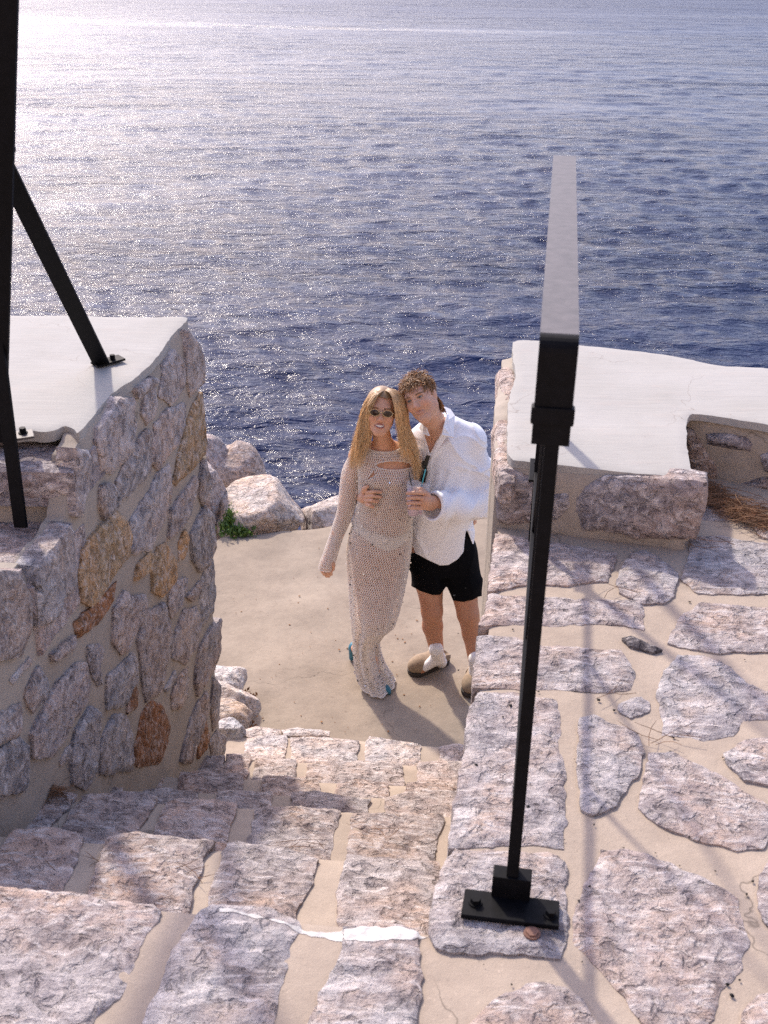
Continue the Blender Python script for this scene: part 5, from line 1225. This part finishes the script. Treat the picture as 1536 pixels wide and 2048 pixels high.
# far post at the front of the parapet, lower rail, brace and baluster, all in the plane of the handrail
def onrail(d, z): 
    t = (d - A[1]) / (B[1] - A[1]); p = A + (B - A) * t; return np.array([p[0], p[1], z])
fp_top = onrail(3.16, A[2] - .006); fp_bot = onrail(3.16, ZT + .02)
bar('post', fp_bot, fp_top, .021, .021, sd, M['iron'], rail)
bar('foot_bracket', onrail(3.13, ZR + .004) , onrail(3.27, ZR + .012), .05, .008, sd, M['iron'], rail)
hexbolt(onrail(3.24, ZR + .014), (0, 0, 1), .010, .014, rail)
bar('brace', onrail(3.62, ZR + .008), onrail(3.16, A[2] - .03), .040, .010, sd, M['iron'], rail)
bar('lower_rail', onrail(1.70, ZT + .24), onrail(3.14, ZT + .26), .019, .010, sd, M['iron'], rail)
bar('brace', onrail(2.78, ZT + .26), onrail(2.02, A[2] - .01), .012, .012, sd, M['iron'], rail)
bar('baluster', onrail(2.26, ZT + .25), onrail(2.26, A[2] - .01), .010, .010, sd, M['iron'], rail)
# rusty washer on the stone
w = at_z(1064, 1867, ZT + .016); o = hexbolt(w, (0, 0, 1), .0125, .006, None, 'washer', M['rust']); tag(o, 'rusty round bolt head on the stone in front of the railing base plate', 'bolt')

lrail = empty('iron_railing', at_d(60, 868, 2.9)); tag(lrail, 'black iron railing braced on the left wall at the edge of the picture', 'railing')
ft = at_z(203, 728, ZL + .01); tpb = at_d(2, 318, 3.02)
sx = np.array([.98, -.14, .1])
bar('brace', ft, tpb, .052, .012, np.cross((tpb - ft) / np.linalg.norm(tpb - ft), (0, -1, .35)), M['iron'], lrail)
bar('foot_bracket', ft + np.array([-.022, -.01, .0]), ft + np.array([.055, .055, .004]), .05, .007, (.7, -.7, 0), M['iron'], lrail)
hexbolt(ft + np.array([.03, .03, .004]), (0, 0, 1), .009, .018, lrail)
ra = np.array([.14, 1, 0]) / math.hypot(.14, 1)
bar('handrail', tpb + ra * .03 + up * .02, tpb - ra * .9 + up * .02, .06, .012, np.array([1, -.14, 0]), M['iron_grey'], lrail)
film_edge_b = at_d(-6, 880, 2.9); film_edge_t = at_d(15, -90, 2.66)
bar('post', film_edge_b, film_edge_t, .050, .016, (1, -.05, 0), M['iron'], lrail)  # added bar standing in for the black film border, not a real post
pf = at_d(42, 1054, 2.80); bar('post', pf, np.array([pf[0] - .01, pf[1] + .07, tpb[2]]), .036, .014, (1, -.14, 0), M['iron'], lrail)
pl0 = at_z(45, 872, ZL + .006); bar('foot_bracket', pl0 + np.array([-.06, -.02, 0]), pl0 + np.array([.028, .012, .003]), .055, .007, (.3, -.9, 0), M['iron_grey'], lrail)
hexbolt(pl0 + np.array([.0, .008, .006]), (0, 0, 1), .010, .016, lrail)

# ------------------------------------------------------------------ dry pine needles
def needles(name, zones, n, label, seed, z0, cat='pine needles'):
    rg = np.random.RandomState(seed); ps, rs = [], []
    for _ in range(n):
        (x0, y0, x1, y1, wv) = zones[rg.randint(len(zones))]; t = rg.rand(); x = x0 + (x1 - x0) * t + rg.normal(0, wv); y = y0 + (y1 - y0) * t + rg.normal(0, wv * .45)
        p = at_z(x, y, z0); a = rg.normal(0, 1) * .6 + rg.choice([0, 2.6]); L = rg.uniform(.05, .13); d = np.array([math.cos(a), math.sin(a), 0]); c = np.array([-d[1], d[0], 0]) * rg.uniform(-.25, .25)
        h = abs(rg.normal(0, .008)) + .006
        ps.append(np.array([p + d * L * (u - .5) + c * L * (u - .5) ** 2 * 2 + np.array([0, 0, h + rg.uniform(-.003, .004)]) for u in (0, .33, .66, 1)])); rs.append([.0008, .0010, .0009, .0004])
    V, Fc = tubes(ps, rs, 3, False); o = mesh_obj(name, V, Fc, M['needle'], None, False); tag(o, label, cat, kind='stuff')
needles('pine_needles', [(1388, 972, 1440, 1005, 14), (1420, 1000, 1540, 1058, 15), (1450, 1020, 1600, 1075, 10), (1395, 985, 1560, 1040, 16)], 900, 'brown dry pine needles heaped in the corner of the right parapet', 3, ZT + .01)
needles('pine_needles', [(1250, 1470, 1320, 1480, 12), (1225, 1385, 1260, 1400, 14), (1180, 1180, 1260, 1170, 20), (1380, 1080, 1480, 1090, 25), (1330, 1480, 1400, 1478, 8)], 16, 'few brown pine needles scattered over the right terrace', 5, ZT + .012)
needles('pine_needles', [(30, 1592, 125, 1587, 6)], 120, 'rust brown pine needles lying at the foot of the left wall', 8, 1.56)
needles('pine_needles', [(200, 1720, 210, 1790, 8), (380, 1745, 390, 1760, 10), (110, 1745, 90, 1790, 6)], 12, 'few brown pine needles in the mortar joints of the upper steps', 9, 1.76)
needles('pine_needles', [(720, 1660, 790, 1680, 14), (600, 1690, 650, 1700, 8)], 9, 'few brown pine needles on the third step', 12, 1.50)
# specks and little cones on the ground
def specks(name, n, fn, label, seed, mat, r0, r1):
    rg = np.random.RandomState(seed); bm = bmesh.new()
    for _ in range(n):
        p = fn(rg); r = rg.uniform(r0, r1) * rg.choice([.6, 1, 1.5]); bmesh.ops.create_icosphere(bm, subdivisions=1, radius=r, matrix=Matrix.Translation(p + np.array([0, 0, r * .25])) @ Matrix.Rotation(rg.uniform(0, 3), 4, 'Z') @ Matrix.Diagonal((rg.uniform(.8, 1.6), 1, .5, 1)))
    o = bm_obj(name, bm, mat, None, False); tag(o, label, 'grit', kind='stuff')
def quay_pt(rg):
    while True:
        x, y = rg.uniform(440, 960), rg.uniform(1075, 1480)
        if not (x < 500 and y > 1330): return at_z(x, y, .004 + .01 * nz(at_z(x, y, 0), 1.6, 2, 4))
specks('grit', 110, quay_pt, 'dark grit and bits of bark scattered over the quay', 2, M['weed'], .0015, .0045)
specks('grit', 110, lambda rg: at_z(rg.uniform(900, 1540), rg.uniform(1100, 2040), ZT + .004), 'dark grit scattered over the right terrace', 6, M['iron'], .0012, .0035)
